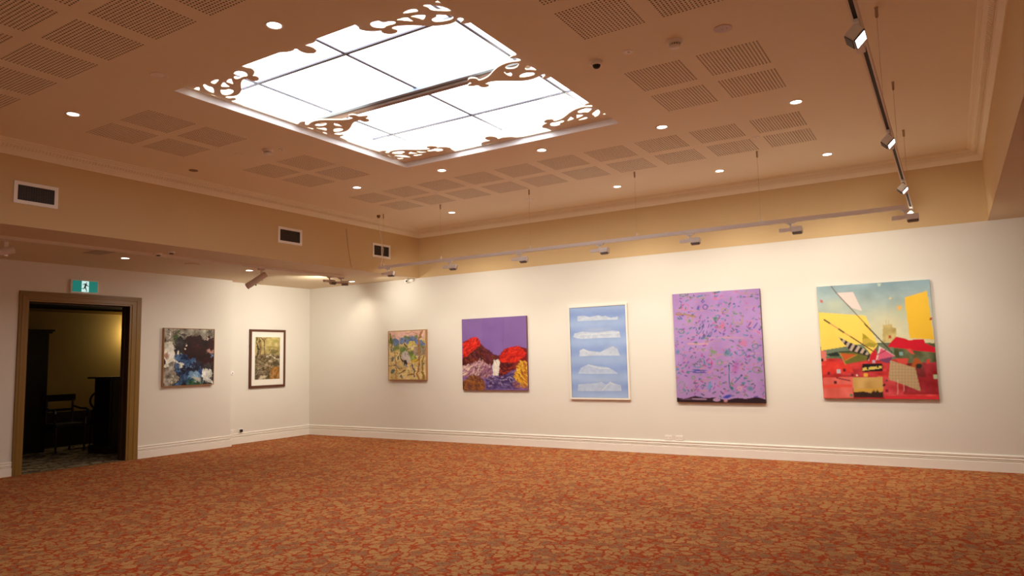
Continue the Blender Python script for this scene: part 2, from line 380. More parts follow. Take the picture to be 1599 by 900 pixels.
def fret(name, outer, holes, tf=lambda x, y: (x, y), thick=0.014, z=ZF):
    from mathutils.geometry import delaunay_2d_cdt
    loops = [[tf(x, y) for x, y in pl] for pl in [outer] + holes]
    vs = []; es = []
    for pl in loops:
        o = len(vs); n = len(pl); vs += [Vector(p) for p in pl]; es += [(o + k, o + (k + 1) % n) for k in range(n)]
    V, E, Fc = delaunay_2d_cdt(vs, es, [], 0, 1e-5)[:3]
    def inpoly(p, pl):
        c_ = False; n = len(pl)
        for k in range(n):
            (x1, y1), (x2, y2) = pl[k], pl[(k + 1) % n]
            if (y1 > p.y) != (y2 > p.y) and p.x < (x2 - x1) * (p.y - y1) / (y2 - y1) + x1: c_ = not c_
        return c_
    keep = []
    for f in Fc:
        c_ = sum((V[k] for k in f), Vector((0, 0))) / len(f)
        if inpoly(c_, loops[0]) and not any(inpoly(c_, h) for h in loops[1:]):
            a_, b_, d_ = (V[k] for k in f[:3]); keep.append(tuple(f) if (b_ - a_).cross(d_ - a_) > 0 else tuple(f)[::-1])
    n = len(V); edges = {}
    for f in keep:
        for k in range(len(f)): edges[(f[k], f[(k + 1) % len(f)])] = 1
    fs = [tuple(k + n for k in f) for f in keep] + [f[::-1] for f in keep] + [(a_, b_, b_ + n, a_ + n) for a_, b_ in edges if (b_, a_) not in edges]
    me = bpy.data.meshes.new(name); me.from_pydata([(v.x, v.y, -thick / 2) for v in V] + [(v.x, v.y, thick / 2) for v in V], [], fs); me.materials.append(M_CEIL)
    p = link(name, me, sk, (0, 0, z - SC.z)); p.matrix_parent_inverse = Matrix.Translation((-SC.x, -SC.y, 0)); return p
def smooth(pl, it=2, open_=False):
    pl = [Vector(p) for p in pl]
    if open_:
        out = [pl[0]]
        for a, c4 in zip(pl[:-1], pl[1:]): out += [a * 0.75 + c4 * 0.25, a * 0.25 + c4 * 0.75]
        return [tuple(p) for p in out + [pl[-1]]]
    for _ in range(it):
        out = []
        n = len(pl)
        for i in range(n):
            a, c4 = pl[i], pl[(i + 1) % n]; out += [a * 0.75 + c4 * 0.25, a * 0.25 + c4 * 0.75]
        pl = out
    return [tuple(p) for p in pl]
def unp(pl, ox, oy, s): return [tuple(at(ox + x / s, oy + y / s, 'Z', ZF)[:2]) for x, y in pl]
# corner scroll, taken at the (SX0, SY0) corner and mirrored to the other three
cr_out = unp([(640, 185), (700, 193), (733, 230), (728, 262), (702, 280), (750, 283), (785, 305), (782, 332), (745, 343), (690, 342), (655, 318), (632, 312), (600, 325), (576, 350), (570, 400), (578, 440), (565, 480), (530, 508), (470, 523), (402, 520), (388, 530), (420, 545), (495, 538), (520, 552), (500, 570), (448, 573), (520, 600), (580, 620), (630, 650), (652, 690), (640, 706)], 300, 80, 7.5)
cr_h = [unp(h, 300, 80, 7.5) for h in ([(5, 443), (40, 420), (80, 410), (92, 435), (80, 464), (50, 468)], [(45, 488), (120, 480), (165, 525), (100, 510)],
    [(128, 385), (150, 378), (180, 400), (230, 412), (252, 430), (260, 487), (210, 470), (160, 440), (135, 408)], [(192, 545), (215, 525), (203, 498), (245, 503), (285, 520), (290, 553), (240, 556)],
    [(208, 358), (255, 332), (322, 322), (285, 362), (262, 378)], [(338, 408), (345, 380), (375, 353), (402, 385), (450, 410), (390, 411)],
    [(328, 440), (375, 450), (430, 435), (480, 448), (488, 468), (445, 500), (390, 508), (343, 495)], [(390, 347), (457, 308), (465, 340), (488, 382), (440, 365)],
    [(478, 250), (530, 222), (600, 230), (640, 250), (654, 285), (590, 290), (545, 318), (500, 318), (483, 295), (522, 273), (500, 260)],
    [(318, 580), (360, 574), (520, 633), (532, 645), (500, 643), (430, 620)])]
BW = 0.045
def clampc(p): return (max(p[0], SX0 + 0.002), max(p[1], SY0 + 0.002))
endp = cr_out[-1]
co_ = [(cr_out[0][0] - 0.02, SY0 + 0.003)] + smooth(cr_out, 1, True) + [(SX0 + 0.003, endp[1] + 0.03), (SX0 + 0.003, SY0 + 0.003)]
co_ = [clampc(p) for p in co_]
ch_ = [smooth([clampc(p) for p in h], 1) for h in cr_h]
for sx, sy in ((1, 1), (-1, 1), (1, -1), (-1, -1)):
    fret('corner_scroll', co_, ch_, lambda x, y, sx=sx, sy=sy: (SC.x + sx * (x - SC.x), SC.y + sy * (y - SC.y)))
ms_out = unp([(150, 222), (200, 215), (300, 230), (380, 265), (450, 290), (500, 292), (515, 265), (550, 258), (602, 260), (583, 285), (600, 305), (638, 302), (660, 275), (720, 250), (800, 238), (900, 235), (1050, 238), (1180, 232), (1240, 215), (1258, 205), (1200, 195), (1188, 175), (1240, 164), (1300, 170), (1335, 190), (1400, 178), (1464, 178), (1455, 200), (1420, 212), (1480, 232), (1485, 252), (1440, 264), (1380, 257), (1350, 235), (1280, 260), (1245, 290), (1225, 340), (1180, 385), (1100, 410), (990, 420), (1000, 435), (1070, 445), (1120, 436), (1122, 455), (1060, 470), (1130, 500), (1190, 535), (1197, 570), (1180, 580)], 410, 160, 8.883)
ms_h = [unp(h, 410, 160, 8.883) for h in ([(262, 260), (320, 265), (505, 325), (480, 332), (380, 303)], [(558, 345), (620, 337), (700, 350), (712, 365), (640, 370), (590, 374)],
    [(718, 305), (760, 284), (850, 271), (895, 280), (882, 305), (830, 320), (750, 320)], [(733, 340), (800, 347), (882, 343), (896, 388), (830, 372), (775, 358)],
    [(798, 442), (842, 418), (828, 400), (895, 412), (893, 447), (840, 451)], [(652, 380), (740, 377), (765, 395), (772, 424), (720, 405)],
    [(978, 280), (1050, 295), (1115, 328), (1060, 322), (1000, 315)], [(983, 358), (1080, 350), (1122, 365), (1110, 385), (1050, 402), (983, 403)], [(918, 470), (970, 468), (1092, 525), (1080, 532), (980, 502)])]
def clampl(p): return (max(p[0], SX0 + 0.003), p[1])
mo_ = [(SX0 + 0.003, ms_out[0][1] - 0.1)] + [clampl(p) for p in smooth(ms_out, 1, True)] + [(SX0 + 0.003, ms_out[-1][1] + 0.04)]
mh_ = [[clampl(p) for p in smooth(h, 1)] for h in ms_h]
fret('side_scroll', mo_, mh_)
fret('side_scroll', mo_, mh_, lambda x, y: (2 * SC.x - x, 2 * SC.y - y))
en_out = unp([(400, 348), (430, 328), (470, 326), (452, 300), (480, 275), (560, 262), (590, 256), (530, 245), (500, 218), (550, 198), (630, 200), (670, 213), (692, 237), (740, 215), (860, 203), (950, 212), (1000, 203), (1068, 205), (1087, 225), (1060, 245)], 700, 190, 8.883)
en_h = [unp(h, 700, 190, 8.883) for h in ([(522, 312), (560, 298), (680, 291), (640, 305), (540, 330)], [(800, 262), (840, 240), (940, 228), (962, 236), (945, 250), (840, 272)])]
def clampb(p): return (p[0], min(p[1], SY1 - 0.003))
eo_ = [(en_out[0][0] - 0.02, SY1 - 0.003)] + [clampb(p) for p in smooth(en_out, 1, True)] + [(en_out[-1][0] + 0.02, SY1 - 0.003)]
eh_ = [[clampb(p) for p in smooth(h, 1)] for h in en_h]
fret('end_scroll', eo_, eh_)
fret('end_scroll', eo_, eh_, lambda x, y: (2 * SC.x - x, 2 * SC.y - y))
b = MB(); z0, z1 = ZF - 0.0078, ZF + 0.0072
b.box(SX0, SX0 + 0.035, SY0, SY1, z0, z1); b.box(SX1 - 0.035, SX1, SY0, SY1, z0, z1); b.box(SX0 + .035, SX1 - .035, SY0, SY0 + 0.03, z0, z1); b.box(SX0 + .035, SX1 - .035, SY1 - 0.03, SY1, z0, z1)
spart('fretwork_border', b, M_CEIL)

# ------------------------------------------------------------------ downlights
def make_downlight(loc, label, lit=True, group=None):
    t = thing('downlight', loc, label, 'light', group)
    build('trim_ring', MB().lathe([(0.050, 0.0), (0.052, -0.004), (0.066, -0.006), (0.070, -0.003), (0.070, 0.001)], 24), M_PLATE, t, smooth=True)
    build('lamp_face', MB().lathe([(0.0, -0.0015), (0.051, -0.0015)], 24), M_LAMP if lit else M_PLATE, t)
    return t
def add_spot(t, power, size=125, color=WARM, tilt=None):
    p = t.location
    return spot('spot_lamp', (p.x, p.y, p.z - 0.02), (p.x, p.y, 0), power, math.radians(size), 0.7, color)
rows = {7.2: 'second', 9.45: 'back'}
DL = [(-7.04, 7.21), (-5.51, 7.2), (-4.0, 7.19), (-2.51, 7.22), (-1.14, 7.27), (-7.01, 9.42), (-4.0, 9.44), (-2.51, 9.47), (-1.16, 9.49), (-4.05, 3.30), (-7.13, 3.42)]
DLL = ['lit downlight just left of the skylight\'s near corner, above the middle wall vent', 'lit downlight under the skylight\'s nearest corner, right of its tip', 'lit downlight below the middle of the skylight\'s long front edge',
       'lit downlight beside the skylight\'s right corner, between two perforated squares', 'lit downlight by the block of four perforated squares, nearest the dark rail',
       'lit downlight closest to the cornice corner, above the long rail\'s start', 'lit downlight near the back cornice, in front of the mauve and pale blue pictures', 'lit downlight near the back cornice, above the mauve canvas', 'lit downlight near the back cornice, closest to the rail with lit heads',
       'large lit downlight above the skylight\'s left edge, highest in the ceiling', 'lit downlight alone at the left side above the large wall vent']
for (x, y), lb in zip(DL, DLL):
    t = make_downlight((x, y, HZ), lb); add_spot(t, P_DOWN)
for x, y, lb in [(-2.51, 3.3, 'lit downlight above the picture\'s top edge, right of the skylight\'s near end'), (-4.0, 1.0, 'lit downlight overhead of the viewer, in line with the skylight\'s middle'), (-2.5, 1.0, 'added unseen downlight overhead of the viewer, nearest the slotted rail')]:
    t = make_downlight((x, y, HZ), lb); add_spot(t, P_DOWN * (0.5 if y > 2 else 0.22))  # unseen downlights added as fill for surfaces facing the viewer
SDL = [((-10.06, 5.61), 'lit downlight in the low soffit above the exit sign'), ((-9.92, 7.63), 'lit downlight in the low soffit above the brown framed print'), ((-9.90, 10.0), 'lit downlight in the low soffit hard by the back wall')]
for (x, y), lb in SDL:
    t = make_downlight((x, y, H1), lb); add_spot(t, P_DOWN * 0.35)
make_downlight((-5.58, 3.35, HZ), 'unlit round downlight cover left of the skylight corner', False)
make_downlight((-5.47, 9.39, HZ), 'unlit round fitting by the back cornice above the long rail', False)

# ------------------------------------------------------------------ ceiling devices
def smoke(loc, label):
    t = thing('smoke_detector', loc, label, 'smoke detector')
    build('base', MB().lathe([(0.062, 0.001), (0.062, -0.012), (0.055, -0.020), (0.045, -0.026)], 28), M_PLATE, t, smooth=True)
    b = MB()
    for k in range(12):
        M = Matrix.Rotation(2 * math.pi * k / 12, 4, 'Z'); b.box(0.030, 0.040, -0.004, 0.004, -0.044, -0.024, 0, M)
    build('vent_fins', b, M_PLATE, t)
    build('sensor_core', MB().lathe([(0.032, -0.024), (0.032, -0.046)], 20), M_BLACK, t)
    build('cap', MB().lathe([(0.043, -0.040), (0.043, -0.048), (0.034, -0.056), (0.0, -0.058)], 24), M_PLATE, t, smooth=True)
smoke((-1.69, 5.25, HZ), 'white smoke detector above the block of four perforated squares')
smoke((-6.58, 5.29, HZ), 'white smoke detector left of the skylight beside perforated squares')
t = thing('dome_camera', (-2.37, 5.25, HZ), 'small white dome camera on the ceiling right of the skylight', 'camera')
build('housing', MB().lathe([(0.055, 0.001), (0.055, -0.016), (0.050, -0.026), (0.036, -0.034)], 28), M_PLATE, t, smooth=True)
build('lens_dome', MB().lathe([(0.034, -0.030), (0.031, -0.045), (0.022, -0.055), (0.010, -0.060), (0, -0.061)], 20), M_BLACK, t, smooth=True)
def disc(name, loc, rr, label, cat, m=M_PLATE, h=0.006, knob=True):
    t = thing(name, loc, label, cat)
    build('plate', MB().lathe([(rr, 0.001), (rr, -h * 0.7), (rr * 0.93, -h), (0, -h)], 28), m, t, smooth=False)
    if knob: build('button', MB().lathe([(rr * 0.25, -h), (rr * 0.22, -h - 0.012), (0, -h - 0.013)], 12), m, t)
    return t
disc('sprinkler_head', (-2.07, 5.22, HZ), 0.040, 'tiny white ceiling disc between the dome camera and smoke detector', 'sprinkler')
disc('sprinkler_head', (-6.43, 5.37, HZ), 0.040, 'tiny white ceiling disc just right of the left smoke detector', 'sprinkler')
disc('sprinkler_head', (-1.74, 8.21, HZ), 0.036, 'small sprinkler where four perforated squares meet, by the suspended rail\'s far cable', 'sprinkler')
disc('sprinkler_head', (-6.33, 8.14, HZ), 0.034, 'small sprinkler at the crossing of perforated squares nearest the room corner', 'sprinkler')
t = disc('ceiling_speaker', (-1.31, 5.25, HZ), 0.068, 'flat round pinkish ceiling plate with two dark dots', 'cover plate', mat('pinkish_plastic', (0.62, 0.50, 0.48), 0.5), knob=False)
for dx in (-0.015, 0.02): build('screw', MB().lathe([(0.006, -0.0065), (0.0, -0.0075)], 8), M_GREY, t, (dx + 0.01, 0.0, 0))
disc('cover_plate', (-8.04, 5.32, HZ), 0.055, 'brown rimmed round plate on the ceiling by the left cornice', 'cover plate', M_BRONZE, knob=False)
disc('cover_plate', (-7.0, 5.23, HZ), 0.06, 'faint flush round plate left of the smoke detector', 'cover plate', M_CEIL, knob=False)
# soffit devices
for (x, y), lb in (((-9.30, 5.65), 'small white sensor under the soffit, further from the bulkhead edge'), ((-9.01, 5.66), 'small white sensor under the soffit, closer to the bulkhead edge')):
    t = thing('motion_sensor', (x, y, H1), lb, 'sensor')
    build('base', MB().lathe([(0.05, 0.001), (0.048, -0.02), (0.035, -0.026)], 20), M_PLATE, t)
    build('eye', MB().lathe([(0.030, -0.026), (0.024, -0.036), (0, -0.038)], 16), M_BLACK, t)
disc('cover_plate', (-9.91, 6.57, H1), 0.11, 'flat round grille in the soffit between two lit downlights', 'grille', M_SOF, 0.012, knob=False)
tag(build('access_panel', MB().box(-9.98, -9.60, 4.98, 5.22, H1 - 0.006, H1 + 0.001), mat('grey_panel', (0.42, 0.36, 0.27), 0.7)), 'thin greyish access panel in the soffit above the doorway', 'panel')

# ------------------------------------------------------------------ wall registers on the left bulkhead
def register(y0, y1, z0, z1, label, mull=False):
    t = thing('air_vent', (XB, (y0 + y1) / 2, (z0 + z1) / 2), label, 'vent', None)
    hw, hh = (y1 - y0) / 2, (z1 - z0) / 2; fw = 0.038
    b = MB(); d0, d1 = 0.001, 0.014
    b.box(d0, d1, -hw, hw, hh - fw, hh); b.box(d0, d1, -hw, hw, -hh, -hh + fw); b.box(d0, d1, -hw, -hw + fw, -hh + fw, hh - fw); b.box(d0, d1, hw - fw, hw, -hh + fw, hh - fw)
    if mull: b.box(d0, d1, -0.008, 0.008, -hh + fw, hh - fw)
    build('frame', b, M_PLATE, t)
    build('duct_shade_sheet', MB().box(0.0012, 0.003, -hw + fw, hw - fw, -hh + fw, hh - fw), M_BLACK, t)  # flat black sheet in place of the shade inside the duct
    b = MB(); n = 15
    for k in range(1, n):
        y = -hw + fw + (2 * hw - 2 * fw) * k / n; b.box(0.007, 0.010, y - 0.0016, y + 0.0016, -hh + fw, hh - fw)
    o = build('vertical_blades', b, mat('vent_blade', (0.11, 0.08, 0.06), 0.5), t); o['kind'] = 'stuff'
    b = MB(); n = 9
    for k in range(1, n):
        z = -hh + fw + (2 * hh - 2 * fw) * k / n; b.box(0.004, 0.007, -hw + fw, hw - fw, z - 0.0018, z + 0.0018)
    o = build('horizontal_blades', b, MATS['vent_blade'], t); o['kind'] = 'stuff'
register(3.53, 3.98, 3.31, 3.555, 'large white framed air vent above the doorway')
register(7.085, 7.55, 3.325, 3.575, 'white framed air vent on the bulkhead above the brown framed print')
register(9.145, 9.61, 3.335, 3.585, 'white framed air vent split by a central bar, nearest the corner', True)
pA = at(541, 358, 'X', XB + 0.006); pB = at(549, 418, 'X', XB + 0.006)
tag(build('painted_cable', MB().tube([pA, (XB + .006, pA.y * .5 + pB.y * .5 - .015, (pA.z + pB.z) / 2), pB], 0.005, 6), M_SOF), 'thin painted cable running down the bulkhead between two vents', 'cable')

# ------------------------------------------------------------------ rails
def rail_mesh(a, c5, zc, axis, w_=0.042, h_=0.038, m=M_WHITE, name='rail_body', parent=None, slot=M_BLACK):
    b = MB(); hw = w_ / 2
    def bx(u0, u1, v0, v1, z0, z1, mi=0):
        if axis == 'X': b.box(u0, u1, v0, v1, z0, z1, mi)
        else: b.box(v0, v1, u0, u1, z0, z1, mi)
    bx(a, c5, -hw, -hw + 0.011, -h_ / 2, h_ / 2); bx(a, c5, hw - 0.011, hw, -h_ / 2, h_ / 2); bx(a, c5, -hw + 0.011, hw - 0.011, h_ / 2 - 0.008, h_ / 2)
    bx(a + 0.01, c5 - 0.01, -hw + 0.011, hw - 0.011, -h_ / 2 + 0.006, h_ / 2 - 0.008, 1)
    return build(name, b, [m, slot], parent)
RBY, RBZ = 8.82, 3.065
rb = thing('track_rail', (-4.2, RBY, RBZ), 'long white suspended lighting rail running parallel to the picture wall', 'track rail')
rail_mesh(-8.12 + 4.2, -0.31 + 4.2, 0, 'X', h_=0.046, parent=rb)
def cable(parent, dx, dy, zt_, z0=0.0, wavy=0):
    b = MB()
    pts = [(dx, dy, z0 + (zt_ - z0) * k / 12 + 0) for k in range(13)]
    if wavy: pts = [(x + wavy * math.sin(k * 0.9) * (1 - abs(k - 6) / 6) + wavy * 0.6, y, z) for k, (x, y, z) in enumerate(pts)]
    build('suspension_cable', b.tube(pts, 0.0012, 6), M_CABLE, parent)
    build('ceiling_cup', MB().lathe([(0.009, -0.075), (0.011, -0.070), (0.011, -0.005), (0.015, 0.0)], 12), M_CABLE, parent, (dx, dy, zt_))
    build('cable_clip', MB().lathe([(0.010, 0.0), (0.010, 0.03), (0.005, 0.055)], 10), M_WHITE, parent, (dx, dy, z0))
for x in (-8.00, -6.79, -5.14, -3.48, -1.87): cable(rb, x + 4.2, 0, HZ - RBZ, 0.017)
b = MB(); b.tube([(-8.10 + 4.2 + dx, 0.02, z) for dx, z in ((-0.03, HZ - RBZ), (-0.03, 0.78), (0.0, 0.6), (0.04, 0.45), (0.07, 0.3), (0.05, 0.15), (0.02, 0.02))], 0.005, 8); build('power_cord', b, M_PLATE, rb)
build('cord_rose', MB().lathe([(0.012, -0.05), (0.03, -0.03), (0.03, 0)], 14), M_BRONZE, rb, (-8.13 + 4.2, 0.02, HZ - RBZ))
RAX, RAZ = -0.29, 3.165
ra = thing('track_rail', (RAX, 5.0, RAZ), 'suspended lighting rail with a dark slot coming toward the viewer', 'track rail')
rail_mesh(2.0 - 5.0, 9.52 - 5.0, 0, 'Y', parent=ra, m=mat('tan_rail', (0.85, 0.76, 0.66), 0.5))
for y in (3.9, 5.56, 7.25, 8.95): cable(ra, 0, y - 5.0, HZ - RAZ, 0.017)
RCX, RCZ = -9.35, H1 - 0.019
rc = thing('track_rail', (RCX, 6.0, RCZ), 'lighting rail fixed directly under the low soffit by the doorway wall', 'track rail')
rail_mesh(1.0 - 6.0, 9.22 - 6.0, 0, 'Y', parent=rc, m=mat('soffit_rail', (0.78, 0.68, 0.57), 0.5))

def make_head(loc, rz, label, tilt=-48, group=None, m=M_WHITE, grill=False):
    """wall washer: rail along local x, throws towards local +y"""
    t = thing('track_light', loc, label, 'spotlight', group, rz)
    build('adapter', MB().bevbox(-0.055, 0.055, -0.013, 0.013, -0.022, 0.0, 0.003), m, t)
    b = MB(); b.bevbox(-0.012, 0.012, -0.008, 0.008, -0.075, -0.020, 0.002); b.bevbox(-0.03, 0.012, -0.008, 0.008, -0.034, -0.022, 0.002)
    build('bracket', b, m, t)
    build('driver_box', MB().bevbox(-0.135, 0.004, -0.022, 0.022, -0.112, -0.070, 0.003), m, t)
    M = Matrix.Translation((0.068, 0.0, -0.090)) @ Matrix.Rotation(math.radians(tilt), 4, 'X')
    b = MB(); b.bevbox(-0.060, 0.060, -0.028, 0.028, -0.044, 0.026, 0.004, 0, M)
    build('lamp_head', b, m, t)
    if grill: build('underside_grille', MB().bevbox(-0.050, 0.052, -0.026, 0.024, -0.062, -0.044, 0.003, 0, M), M_GREY, t)
    f = MB()
    for k in range(9): f.box(-0.052 + k * 0.0125, -0.047 + k * 0.0125, -0.024, 0.024, -0.050, -0.043, 0, M)
    build('heat_fins', f, M_GREY, t)
    f = MB(); f.box(-0.060, 0.060, 0.028, 0.034, -0.044, 0.026, 0, M)
    build('bezel', f, M_GREY, t)
    build('lens', MB().box(-0.051, 0.051, 0.033, 0.0355, -0.038, 0.020, 0, M), M_LENS, t)
    return t
def area(loc, target, power, size, color, spread=150):
    l = bpy.data.lights.new('washer_lamp', 'AREA'); l.shape = 'RECTANGLE'; l.size = size; l.size_y = size * 0.75; l.energy = power; l.color = color; l.spread = math.radians(spread)
    o = bpy.data.objects.new('washer_lamp', l); COL.objects.link(o); o.location = loc; o.rotation_euler = (Vector(target) - Vector(loc)).to_track_quat('-Z', 'Y').to_euler(); return o
BX = [-7.90, -6.62, -5.33, -4.03, -2.76, -1.53, -0.33]
BL = ['white washer head at the rail\'s start beside the corner', 'white washer head in front of the purple sky mountain painting', 'second white washer head along the rail, between the mountain painting and the pale blue print',
      'white washer head directly above the pale blue framed print', 'white washer head above the mauve canvas', 'white washer head left of the yellow and red collage canvas', 'white washer head where the long rail meets the other rail']
for x, lb in zip(BX, BL):
    make_head((x, RBY, RBZ - 0.022), 0, lb, tilt=-14, grill=True)
    area((x + 0.07, RBY + 0.06, RBZ - 0.15), (x + 0.07, D, 0.9), P_WASH, 0.09, WARM2, 178)
    spot('washer_throw', (x + 0.07, RBY + 0.06, RBZ - 0.16), (x + 0.07, D, 0.75), P_WASH * 2.6, math.radians(85), 1.0, WARM2, radius=0.05)
for x in (-7.0, -4.8, -2.6, -0.4): area((x, -1.4, 2.9), (x, YN, 0.8), 13.0, 0.09, WARM2, 170)   # unseen fill lamps added behind the viewer, aimed at the opposite wall
AY = [(3.83, 'nearest lit washer head on the slotted rail, boxy with bright face'), (5.93, 'second lit washer head on the slotted rail'), (7.77, 'third lit washer head on the slotted rail, over the back cornice'), (9.35, 'last small lit washer head at the slotted rail\'s end by the picture wall')]
for y, lb in AY:
    make_head((RAX, y, RAZ - 0.017), -math.pi / 2, lb, tilt=-45, m=mat('tan_white_coat', (0.95, 0.93, 0.88), 0.45))
    area((RAX + 0.06, y - 0.07, RAZ - 0.16), (XE, y - 0.07, -0.6), P_WASH * 0.12, 0.09, WARM2, 80)
M_HC = mat('shadowed_bronze_coat', (0.66, 0.54, 0.44), 0.5)
for y, lb, tg in ((8.89, 'brown washer head under the soffit rail, before its last one', (XL, 9.3, 1.7)), (9.17, 'brown washer head at the very end of the soffit rail', (-8.95, D, 2.62))):
    t = make_head((RCX, y, H1 - 0.038), math.pi / 2 if y < 9 else math.pi / 2 - 0.6, lb, m=M_HC)
area((RCX - 0.12, 8.96, H1 - 0.14), (XL, 9.35, 1.6), P_WASH_SIDE, 0.08, WARM2, 135)
spot('flood_lamp', (RCX + 0.30, 9.55, H1 - 0.22), (-8.92, D, 2.62), 22, math.radians(120), 1.0, WARM2, radius=0.05)

def cyl_spot(loc, direction, label, cat='spotlight'):
    t = thing('cylinder_spotlight', loc, label, cat)
    build('adapter', MB().bevbox(-0.014, 0.014, -0.06, 0.06, -0.03, 0.0, 0.003), M_HC, t)
    build('yoke', MB().bevbox(-0.008, 0.008, -0.012, 0.03, -0.20, -0.02, 0.003), M_WHITE, t)
    d = Vector(direction).normalized(); M = Matrix.Translation(Vector((0, 0, -0.14))) @ d.to_track_quat('Z', 'Y').to_matrix().to_4x4()
    build('barrel', MB().lathe([(0, -0.09), (0.045, -0.09), (0.048, -0.085), (0.048, 0.08), (0.052, 0.083), (0.052, 0.10), (0.048, 0.103), (0.048, 0.27), (0.041, 0.27), (0.040, 0.25), (0, 0.25)], 24, M), M_HC, t, smooth=False)
    build('focus_knob', MB().lathe([(0, 0.0), (0.012, 0.0), (0.012, 0.02), (0, 0.02)], 12, M @ Matrix.Translation((0, -0.048, 0.14)) @ Matrix.Rotation(math.pi / 2, 4, 'X')), M_GREY, t)
    return t
cyl_spot((RCX, 7.42, H1 - 0.038), (-0.35, -0.62, -0.52), 'large brown cylinder spotlight tilted down from the soffit rail above the framed print')
cyl_spot((RCX, 3.80, H1 - 0.038), (-0.25, -0.9, -0.25), 'spotlight cut by the picture edge under the soffit rail above the doorway')
spot('print_lamp', (RCX - 0.16, 7.12, H1 - 0.40), (XL2, 6.8, 1.0), 26.0, math.radians(120), 1.0, WARM2)

# ------------------------------------------------------------------ small wall fittings
t = thing('bullet_camera', (-8.80, D, 3.02), 'tiny white security camera at the top of the picture wall by the corner', 'camera')
build('housing', MB().bevbox(-0.09, 0.12, -0.05, 0.0, -0.018, 0.03, 0.006), M_PLATE, t)
build('dome', MB().lathe([(0.05, 0.0), (0.045, 0.03), (0.02, 0.045), (0, 0.047)], 18, Matrix.Translation((-0.03, -0.045, 0.0)) @ Matrix.Rotation(math.pi / 2, 4, 'X')), M_PLATE, t, smooth=True)
build('lens', MB().lathe([(0.018, 0.0), (0.016, 0.010), (0, 0.012)], 12, Matrix.Translation((0.0, -0.088, -0.008)) @ Matrix.Rotation(math.pi / 2, 4, 'X')), M_BLACK, t)
def outlet(loc, rz, label, plug=False):
    t = thing('power_outlet', loc, label, 'outlet', None, rz)
    build('plate', MB().bevbox(-0.058, 0.058, -0.010, 0.0, -0.036, 0.036, 0.003), M_BASE, t)
    b = MB()
    for dx in (-0.03, 0.03):
        for a in (-1, 1): b.box(dx - 0.0015 + a * 0.007, dx + 0.0015 + a * 0.007, -0.0115, -0.0099, -0.010, 0.002)
    build('socket_slots', b, M_GREY, t)
    b = MB()
    for dx in (-0.03, 0.03): b.bevbox(dx - 0.006, dx + 0.006, -0.014, -0.009, 0.012, 0.026, 0.001)
    build('switch', b, M_PLATE, t)
    if plug: build('black_plug', MB().bevbox(-0.022, 0.022, -0.055, -0.012, -0.030, 0.020, 0.006), M_BLACK, t)
outlet((-3.74, D, 0.245), 0, 'white double power outlet under the mauve canvas, one further from it')
outlet((-3.57, D, 0.245), 0, 'white double power outlet just under the mauve canvas corner')
outlet((XL, 8.575, 0.245), math.pi / 2, 'white power outlet in the alcove tight beside the wall step')
outlet((XL, 8.745, 0.245), math.pi / 2, 'white power outlet with a black plug in the alcove', True)
t = thing('wall_sensor', (XL, 8.545, 1.33), 'small round white knob plate on the alcove wall beside the step', 'sensor')
build('plate', MB().lathe([(0.04, 0), (0.04, 0.008), (0.03, 0.012), (0, 0.012)], 20, Matrix.Rotation(math.pi / 2, 4, 'Y')), M_PLATE, t)
build('button', MB().lathe([(0.01, 0.012), (0.008, 0.018), (0, 0.018)], 10, Matrix.Rotation(math.pi / 2, 4, 'Y')), M_GREY, t)

# ------------------------------------------------------------------ exit sign
es = thing('exit_sign', (XL2, 5.70, 2.745), 'green illuminated running man exit sign above the doorway', 'exit sign')
build('housing', MB().bevbox(0, 0.045, -0.205, 0.205, -0.103, 0.103, 0.004), M_PLATE, es)
M_EG = mat('exit_green', (0.0, 0.16, 0.13), 0.4, emit=(0.0, 0.26, 0.22), estr=0.5)
M_EW = mat('exit_white', (0.7, 0.9, 0.9), 0.4, emit=(0.55, 0.95, 0.92), estr=0.75)
build('green_panel', MB().box(0.045, 0.048, -0.187, 0.187, -0.086, 0.086), M_EG, es)
build('white_doorway', MB().box(0.048, 0.0495, -0.052, 0.054, -0.084, 0.084), M_EW, es)
def man(pl): # crop coordinates of the pictogram -> panel metres
    return [((x - 672) / 106 * 0.054 , -(y - 462) / 160 * 0.084) for x, y in pl]
b = MB()
for pl in ([(640, 385), (700, 378), (722, 400), (700, 440), (690, 480), (650, 495), (640, 470), (655, 430)], [(625, 375), (690, 372), (690, 392), (630, 395), (612, 432), (594, 426)], [(700, 395), (722, 400), (745, 432), (785, 440), (783, 456), (735, 452), (700, 425)],
           [(680, 470), (705, 520), (722, 560), (722, 615), (702, 615), (700, 570), (655, 500)], [(640, 470), (668, 490), (640, 538), (565, 535), (565, 520), (622, 515)], [(688, 338), (712, 338), (722, 352), (720, 368), (705, 377), (690, 372), (682, 358)]):
    p = man(pl); n = len(p); b.add([(0.0505, y, z) for y, z in p], [tuple(range(n))])
build('running_figure', b, mat('exit_dark_green', (0.0, 0.06, 0.04), 0.5), es)

